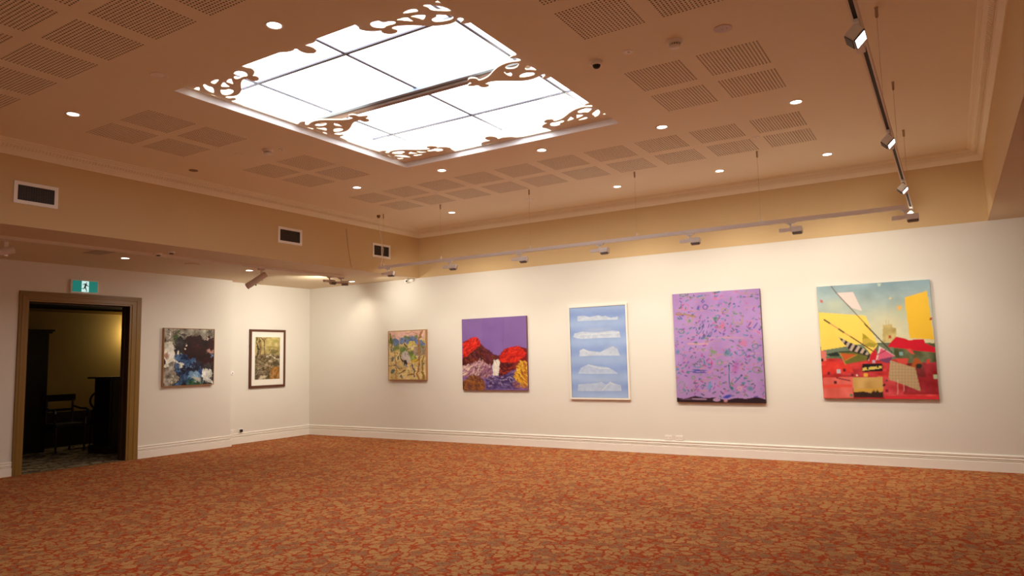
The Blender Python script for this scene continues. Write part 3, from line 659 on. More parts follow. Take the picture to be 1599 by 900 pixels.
# ------------------------------------------------------------------ furniture beyond the doorway
t = thing('tall_cabinet', (-14.2, 5.80, 0.0), 'tall black wooden cabinet with a cornice seen through the doorway', 'cabinet')
build('carcass', MB().bevbox(-0.3, 0.25, -0.62, 0.64, 0.08, 2.13, 0.006), M_DARKW, t)
build('plinth', MB().bevbox(-0.3, 0.23, -0.60, 0.62, 0.002, 0.08, 0.004), M_DARKW, t)
b = MB(); b.bevbox(-0.3, 0.29, -0.66, 0.68, 2.13, 2.165, 0.006); b.bevbox(-0.3, 0.31, -0.69, 0.71, 2.165, 2.20, 0.006); build('cornice', b, M_DARKW, t)
for s_ in (-1, 1):
    dr = build('door', MB().bevbox(0.25, 0.27, *sorted((0.005 * s_ + 0.01, 0.58 * s_ + 0.01)), 0.12, 2.10, 0.004), M_DARKW, t)
    build('knob', MB().lathe([(0.0, 0), (0.008, 0), (0.014, 0.015), (0.0, 0.025)], 10, Matrix.Translation((0.27, 0.01 + s_ * 0.05, 1.1)) @ Matrix.Rotation(math.pi / 2, 4, 'Y')), M_GREY, dr)
t = thing('pedestal_cabinet', (-12.75, 7.08, 0.0), 'black waist high wooden pedestal with overhanging top behind the door jamb', 'cabinet')
build('carcass', MB().bevbox(-0.25, 0.25, -0.30, 0.30, 0.14, 1.30, 0.006), M_DARKW, t)
build('plinth', MB().bevbox(-0.29, 0.29, -0.36, 0.36, 0.002, 0.14, 0.006), M_DARKW, t)
build('top', MB().bevbox(-0.31, 0.31, -0.40, 0.40, 1.30, 1.328, 0.005), M_DARKW, t)
build('door', MB().bevbox(0.25, 0.268, -0.26, 0.26, 0.18, 1.26, 0.004), M_DARKW, t)
t = thing('armchair', (-13.66, 6.62, 0.0), 'black wooden armchair with a broad top rail and scrolled arms beyond the doorway', 'chair')
build('top_rail', MB().bevbox(-0.215, -0.18, -0.29, 0.27, 0.90, 1.02, 0.012), M_DARKW, t)
build('cross_rail', MB().bevbox(-0.21, -0.19, -0.22, 0.22, 0.72, 0.765, 0.006), M_DARKW, t)
for s_ in (-1, 1):
    build('leg', MB().tube([(-0.26, s_ * 0.22, 0.0), (-0.21, s_ * 0.22, 0.25), (-0.19, s_ * 0.22, 0.47), (-0.195, s_ * 0.22, 0.95)], [0.018, 0.02, 0.024, 0.018], 8), M_DARKW, t)
    build('leg', MB().tube([(0.22, s_ * 0.24, 0.0), (0.22, s_ * 0.24, 0.2), (0.22, s_ * 0.24, 0.45)], [0.016, 0.02, 0.026], 8), M_DARKW, t)
    build('arm', MB().tube([(-0.19, s_ * 0.24, 0.80), (0.0, s_ * 0.27, 0.76), (0.18, s_ * 0.28, 0.76), (0.25, s_ * 0.28, 0.73), (0.26, s_ * 0.28, 0.69), (0.21, s_ * 0.28, 0.66), (0.19, s_ * 0.27, 0.60), (0.21, s_ * 0.26, 0.48)], [0.018, 0.018, 0.022, 0.022, 0.02, 0.018, 0.018, 0.02], 8), M_DARKW, t)
build('seat', MB().bevbox(-0.21, 0.25, -0.26, 0.26, 0.43, 0.51, 0.02), mat('dark_seat_cloth', (0.02, 0.012, 0.012), 0.9), t)
b = MB(); b.bevbox(-0.2, 0.23, -0.25, -0.21, 0.36, 0.44, 0.004); b.bevbox(-0.2, 0.23, 0.21, 0.25, 0.36, 0.44, 0.004); b.bevbox(0.2, 0.24, -0.24, 0.24, 0.36, 0.44, 0.004); b.bevbox(-0.22, -0.18, -0.24, 0.24, 0.36, 0.44, 0.004)
build('seat_frame', b, M_DARKW, t)
t = thing('balloon_back_chair', (-13.9, 7.50, 0.0), 'dark round backed chair half hidden behind the black pedestal', 'chair')
ring_pts = [(-0.2, 0.22 * math.cos(a), 0.86 + 0.18 * math.sin(a)) for a in [2 * math.pi * k / 28 for k in range(29)]]
build('backrest', MB().tube(ring_pts, 0.02, 8), M_DARKW, t)
build('back_splat', MB().bevbox(-0.21, -0.19, -0.05, 0.05, 0.68, 1.03, 0.006), M_DARKW, t)
for s_ in (-1, 1):
    build('leg', MB().tube([(-0.24, s_ * 0.18, 0.0), (-0.2, s_ * 0.18, 0.45), (-0.2, s_ * 0.15, 0.73)], [0.016, 0.022, 0.018], 8), M_DARKW, t)
    build('leg', MB().tube([(0.2, s_ * 0.2, 0.0), (0.2, s_ * 0.2, 0.42)], [0.014, 0.024], 8), M_DARKW, t)
build('seat', MB().bevbox(-0.22, 0.24, -0.24, 0.24, 0.42, 0.50, 0.02), mat('dark_seat_cloth', (0.02, 0.012, 0.012), 0.9), t)
t = thing('wall_lamp', (XF, 8.48, 2.15), 'warm wall lamp of the far room hidden behind the door jamb', 'lamp')
build('bracket', MB().bevbox(0, 0.08, -0.02, 0.02, -0.02, 0.02, 0.004), M_GREY, t)
build('glass_shade', MB().lathe([(0.03, -0.06), (0.06, 0.0), (0.05, 0.06)], 16, Matrix.Translation((0.11, 0, 0))), mat('lit_shade', (0.9, 0.8, 0.6), 0.5, emit=(1, 0.75, 0.4), estr=3), t, smooth=True)
pl = bpy.data.lights.new('wall_lamp_bulb', 'POINT'); pl.energy = 16; pl.color = (1.0, 0.80, 0.42); pl.shadow_soft_size = 0.05
plo = bpy.data.objects.new('wall_lamp_bulb', pl); COL.objects.link(plo); plo.location = (XF + 0.2, 8.36, 2.2)

# ------------------------------------------------------------------ pictures: pigment computed on a fine grid and kept as vertex colour
def homog(src, dst):
    A = []; B = []
    for (x, y), (u, v) in zip(src, dst):
        A += [[x, y, 1, 0, 0, 0, -u * x, -u * y], [0, 0, 0, x, y, 1, -v * x, -v * y]]; B += [u, v]
    h = np.linalg.solve(np.array(A, float), np.array(B, float)); return np.append(h, 1).reshape(3, 3)
class Art:
    """canvas of w x h samples; shapes are given in the coordinates of CORNERS (tl, tr, br, bl)"""
    def __init__(s, w_, h_, corners, seed):
        s.w, s.h = w_, h_; s.c = np.zeros((h_, w_, 3)); s.rng = np.random.default_rng(seed)
        s.H = homog(corners, [(0, 0), (w_, 0), (w_, h_), (0, h_)]); s.Y, s.X = np.mgrid[0:h_, 0:w_] + 0.5
        Hi = np.linalg.inv(s.H); q = np.stack([s.X, s.Y, np.ones_like(s.X)], -1) @ Hi.T; s.SX = q[..., 0] / q[..., 2]; s.SY = q[..., 1] / q[..., 2]
    def noise(s, cx, cy, seed, octv=3):
        out = np.zeros((s.h, s.w)); amp = 1; tot = 0
        for o in range(octv):
            r = np.random.default_rng(seed * 31 + o); nx, ny = int(cx * 2 ** o) + 2, int(cy * 2 ** o) + 2
            g = r.random((ny + 1, nx + 1)); fx = s.X / s.w * (nx - 1); fy = s.Y / s.h * (ny - 1)
            i = fx.astype(int); j = fy.astype(int); a = fx - i; b_ = fy - j; a = a * a * (3 - 2 * a); b_ = b_ * b_ * (3 - 2 * b_)
            out += amp * ((g[j, i] * (1 - a) + g[j, i + 1] * a) * (1 - b_) + (g[j + 1, i] * (1 - a) + g[j + 1, i + 1] * a) * b_); tot += amp; amp *= 0.55
        return out / tot
    def warp(s, amp, cells, seed):
        s.SX = s.SX + (s.noise(cells, cells, seed, 4) - 0.5) * 2 * amp; s.SY = s.SY + (s.noise(cells, cells, seed + 1, 4) - 0.5) * 2 * amp
    def inside(s, pl):
        m = np.zeros((s.h, s.w), bool); n = len(pl)
        for i in range(n):
            x1, y1 = pl[i]; x2, y2 = pl[(i + 1) % n]
            if y1 == y2: continue
            m ^= ((y1 > s.SY) != (y2 > s.SY)) & (s.SX < (x2 - x1) * (s.SY - y1) / (y2 - y1) + x1)
        return m
    def put(s, m, col, a=1.0):
        m = np.asarray(m, float) * a; s.c = s.c * (1 - m[..., None]) + np.asarray(col, float) * m[..., None]
    def fill(s, pl, col, a=1.0, vary=0, sc=8, seed=1):
        m = s.inside(pl)
        if vary: col = np.asarray(col, float) + (s.noise(sc, sc, seed)[..., None] - 0.5) * 2 * vary
        s.put(m, col, a)
    def line(s, pts, w_, col, a=1.0):
        for (x1, y1), (x2, y2) in zip(pts[:-1], pts[1:]):
            dx, dy = x2 - x1, y2 - y1; L = dx * dx + dy * dy + 1e-9
            t = np.clip(((s.SX - x1) * dx + (s.SY - y1) * dy) / L, 0, 1); d = np.hypot(s.SX - x1 - t * dx, s.SY - y1 - t * dy)
            s.put(np.clip(w_ / 2 + 1.5 - d, 0, 1.5) / 1.5, col, a)
    def ell(s, cx, cy, rx, ry, col, a=1.0, ang=0, ring=0, soft=0):
        c_, s_ = math.cos(ang), math.sin(ang); u = ((s.SX - cx) * c_ + (s.SY - cy) * s_) / rx; v = (-(s.SX - cx) * s_ + (s.SY - cy) * c_) / ry; d = np.hypot(u, v)
        m = (d < 1) if not soft else np.clip((1 - d) / soft, 0, 1)
        if ring: m = (d < 1) & (d > 1 - ring)
        s.put(m, col, a)
    def finish(s, var=0):
        return np.clip(s.c, 0, 255)
ILL = np.array([0.80, 0.75, 0.57]); SEEN = lin((240, 224, 196))
def picture_mesh(art, name, W, Hh, mat_):
    """grid in the local xz plane, x to the right, z up, centred"""
    c = lin(art.finish()); c = np.clip(c / SEEN * ILL * 0.97, 0.002, 0.92)
    h_, w_ = art.h, art.w
    cc = np.concatenate([c[:1], (c[:-1] + c[1:]) / 2, c[-1:]], 0); cc = np.concatenate([cc[:, :1], (cc[:, :-1] + cc[:, 1:]) / 2, cc[:, -1:]], 1)
    X = np.linspace(-W / 2, W / 2, w_ + 1); Z = np.linspace(Hh / 2, -Hh / 2, h_ + 1)
    co = np.zeros((h_ + 1, w_ + 1, 3), np.float32); co[..., 0] = X[None, :]; co[..., 2] = Z[:, None]
    me = bpy.data.meshes.new(name); nv = (h_ + 1) * (w_ + 1); me.vertices.add(nv); me.vertices.foreach_set('co', co.ravel())
    i = np.arange(h_)[:, None] * (w_ + 1) + np.arange(w_)[None, :]
    q = np.stack([i, i + w_ + 1, i + w_ + 2, i + 1], -1).reshape(-1, 4)
    me.loops.add(q.size); me.loops.foreach_set('vertex_index', q.ravel().astype(np.int32)); me.polygons.add(len(q))
    me.polygons.foreach_set('loop_start', np.arange(0, q.size, 4, dtype=np.int32)); me.polygons.foreach_set('loop_total', np.full(len(q), 4, np.int32))
    me.update(calc_edges=True)
    ca = me.color_attributes.new('pigment', 'FLOAT_COLOR', 'POINT'); col = np.ones((nv, 4), np.float32); col[:, :3] = cc.reshape(-1, 3); ca.data.foreach_set('color', col.ravel())
    me.materials.append(mat_); return me
def pigment(name, rough, bump):
    m = bpy.data.materials.new(name); m.use_nodes = True; nt = m.node_tree; b = nt.nodes['Principled BSDF']; b.inputs['Roughness'].default_value = rough; b.inputs['Specular IOR Level'].default_value = 0.3
    a = nt.nodes.new('ShaderNodeAttribute'); a.attribute_name = 'pigment'; nt.links.new(a.outputs['Color'], b.inputs['Base Color'])
    tc = nt.nodes.new('ShaderNodeTexCoord'); n = nt.nodes.new('ShaderNodeTexNoise'); n.inputs['Scale'].default_value = 60; n.inputs['Detail'].default_value = 4
    bp = nt.nodes.new('ShaderNodeBump'); bp.inputs['Strength'].default_value = bump; bp.inputs['Distance'].default_value = 0.002
    nt.links.new(tc.outputs['Object'], n.inputs['Vector']); nt.links.new(n.outputs['Fac'], bp.inputs['Height']); nt.links.new(bp.outputs['Normal'], b.inputs['Normal']); return m
M_OIL = pigment('oil_paint', 0.55, 0.5); M_PRINT = pigment('printed_paper', 0.6, 0.0)
M_OAK = mat('oak_frame', (0.42, 0.22, 0.085), 0.5, noise=0.15, nscale=20); M_MAHOG = mat('mahogany_frame', (0.10, 0.028, 0.012), 0.4, noise=0.2, nscale=20)
M_WF = mat('white_frame', (0.80, 0.77, 0.70), 0.4); M_MATB = mat('cream_mount_board', (0.82, 0.80, 0.72), 0.8)

def hang(name, label, wall, a0, a1, z0, z1, depth, art, frame=None, fw=0.0, reveal=0.0, mount=0.0, side=None, mt=M_OIL, cat='painting'):
    """wall 'B' (back): a is x; wall 'A' alcove / 'L' left: a is y"""
    W, Hh = a1 - a0, z1 - z0; cx = (a0 + a1) / 2; cz = (z0 + z1) / 2
    if wall == 'B': t = thing(name, (cx, D, cz), label, cat, None, 0)
    else: t = thing(name, (XL2 if wall == 'L' else XL, cx, cz), label, cat, None, math.pi / 2)
    # local: x along the wall (to the viewer's right), -y out of the wall
    hw, hh = W / 2, Hh / 2
    if frame:
        for nm, q in (('frame_side', (-hw, -hw + fw, -hh, hh)), ('frame_side', (hw - fw, hw, -hh, hh)), ('frame_side', (-hw + fw, hw - fw, hh - fw, hh)), ('frame_side', (-hw + fw, hw - fw, -hh, -hh + fw))):
            build(nm, MB().bevbox(q[0], q[1], -depth, -0.001, q[2], q[3], 0.002), frame, t)
        iw, ih = hw - fw, hh - fw; y = -depth + reveal
        if mount:
            build('mount_board', MB().box(-iw, iw, y, y + 0.004, -ih, ih), M_MATB, t)
            l, r_, tp, bt = mount; pw, ph = (2 * iw) * (1 - l - r_), (2 * ih) * (1 - tp - bt)
            o = link('print', picture_mesh(art, 'print', pw, ph, mt), t, (-iw + l * 2 * iw + pw / 2, y - 0.0015, ih - tp * 2 * ih - ph / 2))
        else:
            build('backing', MB().box(-iw, iw, y + 0.001, y + 0.006, -ih, ih), M_BLACK, t)
            link('painted_canvas' if mt == M_OIL else 'print', picture_mesh(art, name, 2 * iw - 0.006, 2 * ih - 0.006, mt), t, (0, y, 0))
    else:
        build('stretched_canvas', MB().bevbox(-hw, hw, -depth, -0.001, -hh, hh, 0.002), side, t)
        link('painted_face', picture_mesh(art, name, W - 0.002, Hh - 0.002, mt), t, (0, -depth - 0.0006, 0))
    return t

# --- dark seascape-like abstract in an oak frame
a = Art(130, 132, [(92, 62), (757, 78), (748, 812), (85, 828)], 3)
a.warp(75, 9, 501); n1 = a.noise(7, 7, 5, 4); n2 = a.noise(14, 9, 6, 4); g3 = n1[..., None]
a.c[:] = np.array([40, 34, 36]) + (g3 - 0.5) * 60
a.fill([(90, 60), (760, 60), (760, 190), (560, 200), (330, 190), (240, 250), (90, 260)], (120, 110, 98), 1, 70, 9, 7)
a.fill([(400, 150), (750, 190), (750, 560), (520, 520), (380, 420), (330, 230)], (40, 8, 10), 1, 22, 5, 8)
a.fill([(90, 230), (200, 230), (250, 330), (270, 400), (250, 540), (200, 540), (90, 590)], (205, 198, 186), 1, 75, 8, 9)
a.fill([(90, 590), (230, 540), (270, 600), (260, 740), (230, 830), (90, 830)], (128, 118, 108), 1, 75, 12, 10)
a.fill([(250, 420), (330, 400), (470, 450), (520, 560), (620, 600), (600, 800), (260, 820), (290, 640), (240, 560)], (38, 62, 98), 1, 75, 14, 11)
a.fill([(330, 580), (440, 550), (600, 560), (540, 620), (380, 650), (320, 640)], (22, 22, 42), 1, 25, 8, 12)
a.fill([(430, 640), (560, 620), (610, 680), (500, 740), (370, 750)], (120, 150, 178), 0.8, 45, 9, 13)
a.fill([(610, 600), (680, 580), (740, 610), (740, 800), (660, 760), (610, 690)], (200, 196, 188), 1, 60, 9, 14)
a.ell(520, 730, 80, 35, (175, 165, 145), 0.9, soft=0.4); a.ell(480, 780, 170, 22, (30, 70, 30), 0.9, soft=0.4); a.ell(265, 180, 42, 80, (45, 68, 25), 0.9, 0.3, soft=0.4)
a.ell(710, 360, 40, 28, (185, 140, 125), 0.9, soft=0.4); a.ell(715, 430, 35, 45, (70, 100, 125), 0.8, soft=0.5); a.ell(110, 430, 30, 60, (120, 70, 50), 0.7, soft=0.5)
a.line([(95, 600), (200, 530), (345, 560)], 22, (205, 200, 190)); a.line([(150, 520), (210, 360)], 16, (215, 205, 190), .8); a.line([(250, 480), (330, 500), (400, 510)], 14, (70, 105, 140), .8)
for k in range(60):
    x, y = a.rng.uniform(95, 745), a.rng.uniform(70, 820); an = a.rng.uniform(-0.6, 0.6); l = a.rng.uniform(20, 80)
    px_ = a.c[min(a.h - 1, max(0, int((y - 62) / 766 * a.h))), min(a.w - 1, max(0, int((x - 90) / 660 * a.w)))]
    a.line([(x, y), (x + l * math.cos(an), y + l * math.sin(an))], a.rng.uniform(4, 12), np.clip(px_ * a.rng.uniform(0.5, 1.7), 0, 225), 0.7)
for k in range(320):
    x, y = a.rng.uniform(92, 748), a.rng.uniform(64, 822); an = a.rng.normal() * 0.5 + (1.3 if (x < 240 or x > 610) and y > 230 else 0); l = a.rng.uniform(12, 55)
    px_ = a.c[min(a.h - 1, max(0, int((y - 62) / 766 * a.h))), min(a.w - 1, max(0, int((x - 90) / 660 * a.w)))]
    a.line([(x, y), (x + l * math.cos(an), y + l * math.sin(an))], a.rng.uniform(2, 6), np.clip(px_ * a.rng.choice([0.4, 0.7, 1.35, 1.9]) + a.rng.uniform(-6, 16), 0, 228), 0.75)
a.ell(370, 300, 14, 12, (220, 190, 180)); a.c *= 1.18
p = [at(255.9, 512.4, 'X', XL2 + .055), at(335.4, 513.9, 'X', XL2 + .055), at(334.2, 601.9, 'X', XL2 + .055), at(255.1, 603.5, 'X', XL2 + .055)]
hang('framed_painting', 'dark stormy abstract painting in a pale oak frame by the doorway', 'L', (p[0].y + p[3].y) / 2, (p[1].y + p[2].y) / 2, (p[2].z + p[3].z) / 2, (p[0].z + p[1].z) / 2, 0.055, a, M_OAK, 0.010, 0.006)

# --- bush print in a mahogany frame
a = Art(90, 158, [(122, 148), (455, 152), (452, 745), (120, 748)], 4)
a.warp(28, 8, 511); n1 = a.noise(6, 10, 15, 4)[..., None]; n2 = a.noise(14, 22, 16, 3)[..., None]
tt = np.clip((a.SY - 150) / 600, 0, 1)[..., None]
a.c[:] = np.array([205, 182, 112]) * (1 - tt) + np.array([120, 92, 58]) * tt + (n1 - 0.5) * 90
m = (a.SY > 400); a.put(m, np.array([118, 98, 68]) + (n2 - 0.5) * 170)
a.ell(380, 360, 80, 40, (105, 92, 50), .8, -0.2, soft=.5); a.ell(360, 300, 90, 18, (150, 130, 60), .7, soft=.6); a.ell(390, 200, 60, 22, (165, 155, 75), .7, soft=.6); a.ell(400, 520, 55, 30, (70, 62, 42), .8, soft=.5)
a.fill([(330, 590), (450, 570), (452, 745), (310, 745), (330, 650)], (175, 118, 55), 0.9, 60, 14, 17); a.fill([(122, 640), (200, 610), (310, 640), (320, 690), (250, 690), (160, 745), (122, 745)], (95, 78, 58), .8, 60, 12, 18)
a.ell(230, 715, 60, 28, (215, 195, 165), .9, -0.4, soft=.4); a.ell(320, 500, 40, 18, (215, 190, 160), .8, soft=.5); a.ell(300, 555, 60, 12, (190, 165, 130), .8, 0.3, soft=.4)
a.line([(135, 150), (155, 260), (165, 340), (140, 450)], 16, (70, 55, 38)); a.line([(170, 150), (178, 260), (172, 390)], 12, (150, 120, 80)); a.line([(185, 150), (190, 270), (185, 400)], 7, (85, 66, 45))
a.line([(240, 190), (245, 300), (238, 400), (225, 450)], 14, (110, 85, 60)); a.line([(200, 155), (238, 200), (275, 165)], 8, (110, 80, 60)); a.ell(240, 170, 36, 18, (135, 100, 80), .7, soft=.4)
a.line([(250, 440), (330, 410), (400, 450), (450, 490)], 7, (220, 200, 170)); a.line([(125, 570), (250, 560), (340, 580)], 6, (180, 150, 120)); a.line([(130, 690), (180, 640), (270, 625)], 6, (200, 180, 150), .7)
for k in range(140):
    x, y = a.rng.uniform(122, 452), a.rng.uniform(300, 745); an = a.rng.uniform(-1.2, 0.8); l = a.rng.uniform(10, 36); d = a.rng.choice([40, 70, 200])
    a.line([(x, y), (x + l * math.cos(an), y + l * math.sin(an))], 4, (d, d * .82, d * .6), 0.45)
p = [at(390.2, 514.7, 'X', XL + .03), at(446.0, 515.5, 'X', XL + .03), at(445.3, 603.0, 'X', XL + .03), at(389.6, 607.6, 'X', XL + .03)]
hang('framed_print', 'brown bushland print with a cream mount in a dark wooden frame', 'A', (p[0].y + p[3].y) / 2, (p[1].y + p[2].y) / 2, (p[2].z + p[3].z) / 2, (p[0].z + p[1].z) / 2, 0.035, a, M_MAHOG, 0.045, 0.012, (0.105, 0.12, 0.10, 0.11), mt=M_PRINT, cat='picture')

# --- bright forest painting in an oak frame
a = Art(118, 124, [(127, 141), (612, 122), (618, 768), (135, 768)], 5)
a.warp(30, 10, 521); n1 = a.noise(8, 8, 25, 4)[..., None]
a.c[:] = np.array([226, 192, 128]) + (n1 - 0.5) * 70
a.fill([(127, 141), (612, 122), (612, 240), (500, 235), (420, 210), (330, 245), (250, 235), (160, 235)], (232, 180, 165), 1, 25, 6, 26)
a.fill([(170, 240), (250, 235), (330, 225), (400, 200), (480, 215), (560, 260), (612, 290), (612, 330), (500, 320), (350, 300), (190, 330)], (108, 122, 165), 1, 40, 9, 27)
for x, y, rx, ry in ((165, 260, 38, 60), (230, 345, 45, 40), (310, 370, 60, 50), (440, 450, 50, 80), (560, 360, 55, 60), (380, 215, 60, 30), (190, 380, 55, 35), (400, 420, 60, 40), (500, 210, 35, 30)):
    a.ell(x, y, rx, ry, (100, 118, 60), .8, soft=.5)
a.fill([(270, 350), (380, 370), (380, 430), (330, 480), (290, 440)], (120, 142, 80), .8, 50, 14, 28)
a.fill([(470, 350), (612, 330), (612, 450), (540, 470), (420, 420)], (150, 125, 110), .8, 60, 16, 29)
a.ell(440, 300, 60, 42, (222, 195, 105)); a.line([(350, 290), (370, 335), (440, 345), (500, 310)], 14, (238, 215, 165)); a.line([(360, 260), (350, 300), (385, 360)], 12, (80, 50, 40)); a.line([(400, 280), (460, 290), (500, 310), (440, 320)], 6, (190, 130, 60))
a.fill([(335, 400), (390, 395), (410, 480), (400, 560), (340, 545), (310, 480)], (208, 190, 185), 1, 15)
a.fill([(420, 440), (470, 430), (500, 520), (440, 545), (410, 510)], (140, 158, 60), .9, 50, 14, 30); a.ell(480, 520, 50, 28, (225, 170, 60), .8, soft=.4); a.ell(400, 560, 40, 14, (230, 160, 60), .8)
a.line([(275, 440), (310, 530), (370, 600)], 18, (55, 42, 45)); a.fill([(310, 520), (350, 515), (380, 560), (360, 590)], (60, 40, 40)); a.line([(345, 570), (375, 605)], 14, (140, 150, 170))
for pts, w_, c_ in ((([(560, 130), (535, 240), (520, 400), (520, 560), (505, 700), (540, 765)]), 20, (170, 110, 60)), ([(590, 130), (560, 240)], 8, (240, 205, 180)), ([(585, 470), (572, 600), (570, 700), (600, 760)], 20, (150, 110, 50)), ([(205, 430), (215, 590), (240, 760)], 16, (188, 140, 80)),
                    ([(265, 230), (265, 310)], 10, (215, 190, 180)), ([(440, 570), (455, 630), (480, 730)], 14, (80, 80, 110)), ([(150, 160), (165, 330), (180, 400)], 12, (90, 60, 40)), ([(140, 580), (210, 590)], 8, (120, 75, 45)), ([(270, 640), (360, 620)], 8, (190, 120, 60)), ([(380, 710), (470, 705)], 16, (150, 105, 60)), ([(225, 580), (260, 610), (310, 610)], 12, (75, 50, 50)), ([(280, 690), (340, 660)], 18, (130, 95, 55)), ([(360, 160), (480, 150), (520, 170)], 6, (170, 110, 80))):
    a.line(pts, w_, c_)
for x, y, rx, ry in ((175, 500, 14, 28), (248, 500, 14, 32), (175, 660, 22, 30), (300, 730, 14, 20), (600, 560, 12, 20)): a.ell(x, y, rx, ry, (95, 110, 105), .9, 0.3)
a.line([(155, 480), (180, 440), (200, 520), (180, 570)], 5, (235, 205, 150)); a.ell(170, 385, 26, 26, (205, 190, 190), .8, ring=.4); a.ell(265, 585, 22, 14, (180, 160, 150), .8)
for k in range(420):
    x, y = a.rng.uniform(135, 610), a.rng.uniform(190, 765); an = a.rng.uniform(-2, 2); l = a.rng.uniform(8, 26); c_ = [(50, 42, 40), (235, 212, 165), (80, 105, 50), (190, 140, 70), (100, 110, 150), (225, 200, 150), (70, 60, 50)][k % 7] if y > 420 else [(55, 60, 45), (90, 118, 55), (95, 110, 150), (150, 150, 80), (200, 170, 130)][k % 5]
    a.line([(x, y), (x + l * math.cos(an), y + l * math.sin(an))], 5, c_, 0.55)
yb = D - 0.055
p = [at(605.5, 517.2, 'Y', yb), at(664.8, 514.9, 'Y', yb), at(665.5, 593.9, 'Y', yb), at(606.5, 593.9, 'Y', yb)]
hang('framed_painting', 'small colourful bushland painting in an oak frame, nearest the room corner', 'B', (p[0].x + p[3].x) / 2, (p[1].x + p[2].x) / 2, (p[2].z + p[3].z) / 2, (p[0].z + p[1].z) / 2, 0.055, a, M_OAK, 0.010, 0.006)

# --- purple sky over red mountains
a = Art(150, 152, [(132, 122), (778, 85), (803, 845), (148, 830)], 6)
a.warp(11, 9, 532); n1 = a.noise(3, 3, 35, 3)[..., None]; a.c[:] = np.array([128, 92, 158]) + (n1 - 0.5) * 22
a.put(a.SX < 335, (138, 103, 162), .5); a.put(a.SX > 550, (136, 100, 160), .5); a.put((a.SX > 548) & (a.SX < 554), (120, 80, 150), .6)
def strokes(pl, cols, n, l, w_, ang, jit=0.4):
    m = a.inside(pl); ys_, xs_ = np.nonzero(m); 
    if not len(xs_): return
    for k in range(n):
        i = a.rng.integers(len(xs_)); x, y = a.SX[ys_[i], xs_[i]], a.SY[ys_[i], xs_[i]]; an = ang + a.rng.normal() * jit; ll = l * a.rng.uniform(.5, 1.3)
        a.line([(x - ll / 2 * math.cos(an), y - ll / 2 * math.sin(an)), (x + ll / 2 * math.cos(an), y + ll / 2 * math.sin(an))], w_, cols[a.rng.integers(len(cols))], .85)
mt1 = [(140, 350), (200, 320), (250, 302), (285, 302), (310, 340), (335, 380), (400, 430), (460, 480), (510, 490), (500, 560), (400, 600), (145, 600)]
a.fill(mt1, (85, 28, 25), 1, 25, 12, 36); strokes([(250, 400), (335, 380), (460, 480), (430, 560), (160, 540)], [(60, 15, 18), (120, 45, 30), (95, 30, 60), (140, 60, 35)], 90, 50, 6, 0.9)
rd = [(140, 360), (200, 322), (250, 303), (290, 303), (325, 370), (300, 405), (230, 440), (190, 490), (145, 500)]
a.fill(rd, (215, 35, 20), 1, 30, 14, 37); strokes(rd, [(235, 40, 20), (190, 20, 20), (120, 15, 20), (245, 60, 30)], 90, 26, 6, -0.8)
mt2 = [(500, 490), (560, 430), (640, 402), (700, 393), (790, 420), (800, 600), (640, 640), (520, 720), (500, 600)]
a.fill(mt2, (120, 25, 25), 1, 30, 12, 38); r2 = [(510, 500), (550, 440), (630, 403), (710, 395), (780, 470), (770, 500), (690, 560), (600, 560), (530, 560)]
a.fill(r2, (210, 35, 20), 1, 25, 14, 39); strokes(r2, [(235, 45, 20), (185, 20, 20), (130, 20, 20), (240, 60, 30)], 130, 30, 6, -0.5)
strokes([(520, 560), (640, 560), (640, 650), (520, 720)], [(50, 10, 15), (90, 20, 20), (170, 50, 30), (60, 20, 30)], 70, 36, 8, 0.3)
pk = [(145, 700), (200, 620), (240, 560), (300, 535), (360, 560), (430, 600), (440, 680), (360, 720), (280, 690)]
a.fill(pk, (175, 125, 140), 1, 35, 14, 40); strokes(pk, [(215, 165, 165), (130, 80, 105), (225, 190, 165), (155, 95, 125), (95, 50, 75)], 130, 44, 6, -0.9, .5); strokes([(145, 600), (230, 560), (230, 640), (145, 690)], [(200, 150, 160), (240, 210, 180), (150, 90, 110)], 40, 40, 7, -0.5)
wf = [(455, 540), (500, 525), (515, 560), (500, 620), (505, 690), (450, 690), (440, 600)]
a.fill(wf, (232, 215, 200), 1, 20, 14, 41); strokes(wf, [(245, 232, 215), (200, 180, 190), (235, 215, 205)], 30, 26, 6, 1.4)
br = [(150, 750), (230, 690), (300, 690), (370, 750), (380, 830), (150, 825)]
a.fill(br, (135, 75, 35), 1, 30, 14, 42); strokes(br, [(160, 95, 40), (90, 45, 35), (175, 110, 55), (110, 60, 60)], 80, 44, 7, 0.6)
ri = [(380, 720), (450, 690), (520, 710), (640, 640), (700, 720), (720, 830), (380, 832)]
a.fill(ri, (82, 60, 110), 1, 35, 14, 43); strokes(ri, [(60, 40, 95), (110, 85, 145), (190, 165, 195), (70, 35, 60), (130, 105, 160)], 140, 30, 6, 0.2)
ye = [(700, 600), (730, 545), (780, 555), (795, 620), (800, 830), (700, 790), (660, 700)]
a.fill(ye, (200, 135, 35), 1, 30, 14, 44); strokes(ye, [(235, 175, 45), (190, 110, 35), (150, 75, 30), (245, 195, 70)], 120, 36, 8, 0.8); strokes([(650, 740), (800, 800), (800, 840), (650, 835)], [(130, 60, 80), (100, 60, 110), (190, 110, 50)], 40, 30, 6, 0)
yb = D - 0.04
def rectB(q, yb):
    p = [at(x, y, 'Y', yb) for x, y in q]; return (p[0].x + p[3].x) / 2, (p[1].x + p[2].x) / 2, (p[2].z + p[3].z) / 2, (p[0].z + p[1].z) / 2
hang('canvas_painting', 'unframed painting of red mountains under a flat purple sky', 'B', *rectB([(720.5, 499), (821, 493.2), (824.9, 610), (723, 609)], yb), 0.04, a, side=mat('purple_edge', (0.20, 0.08, 0.10), 0.6))

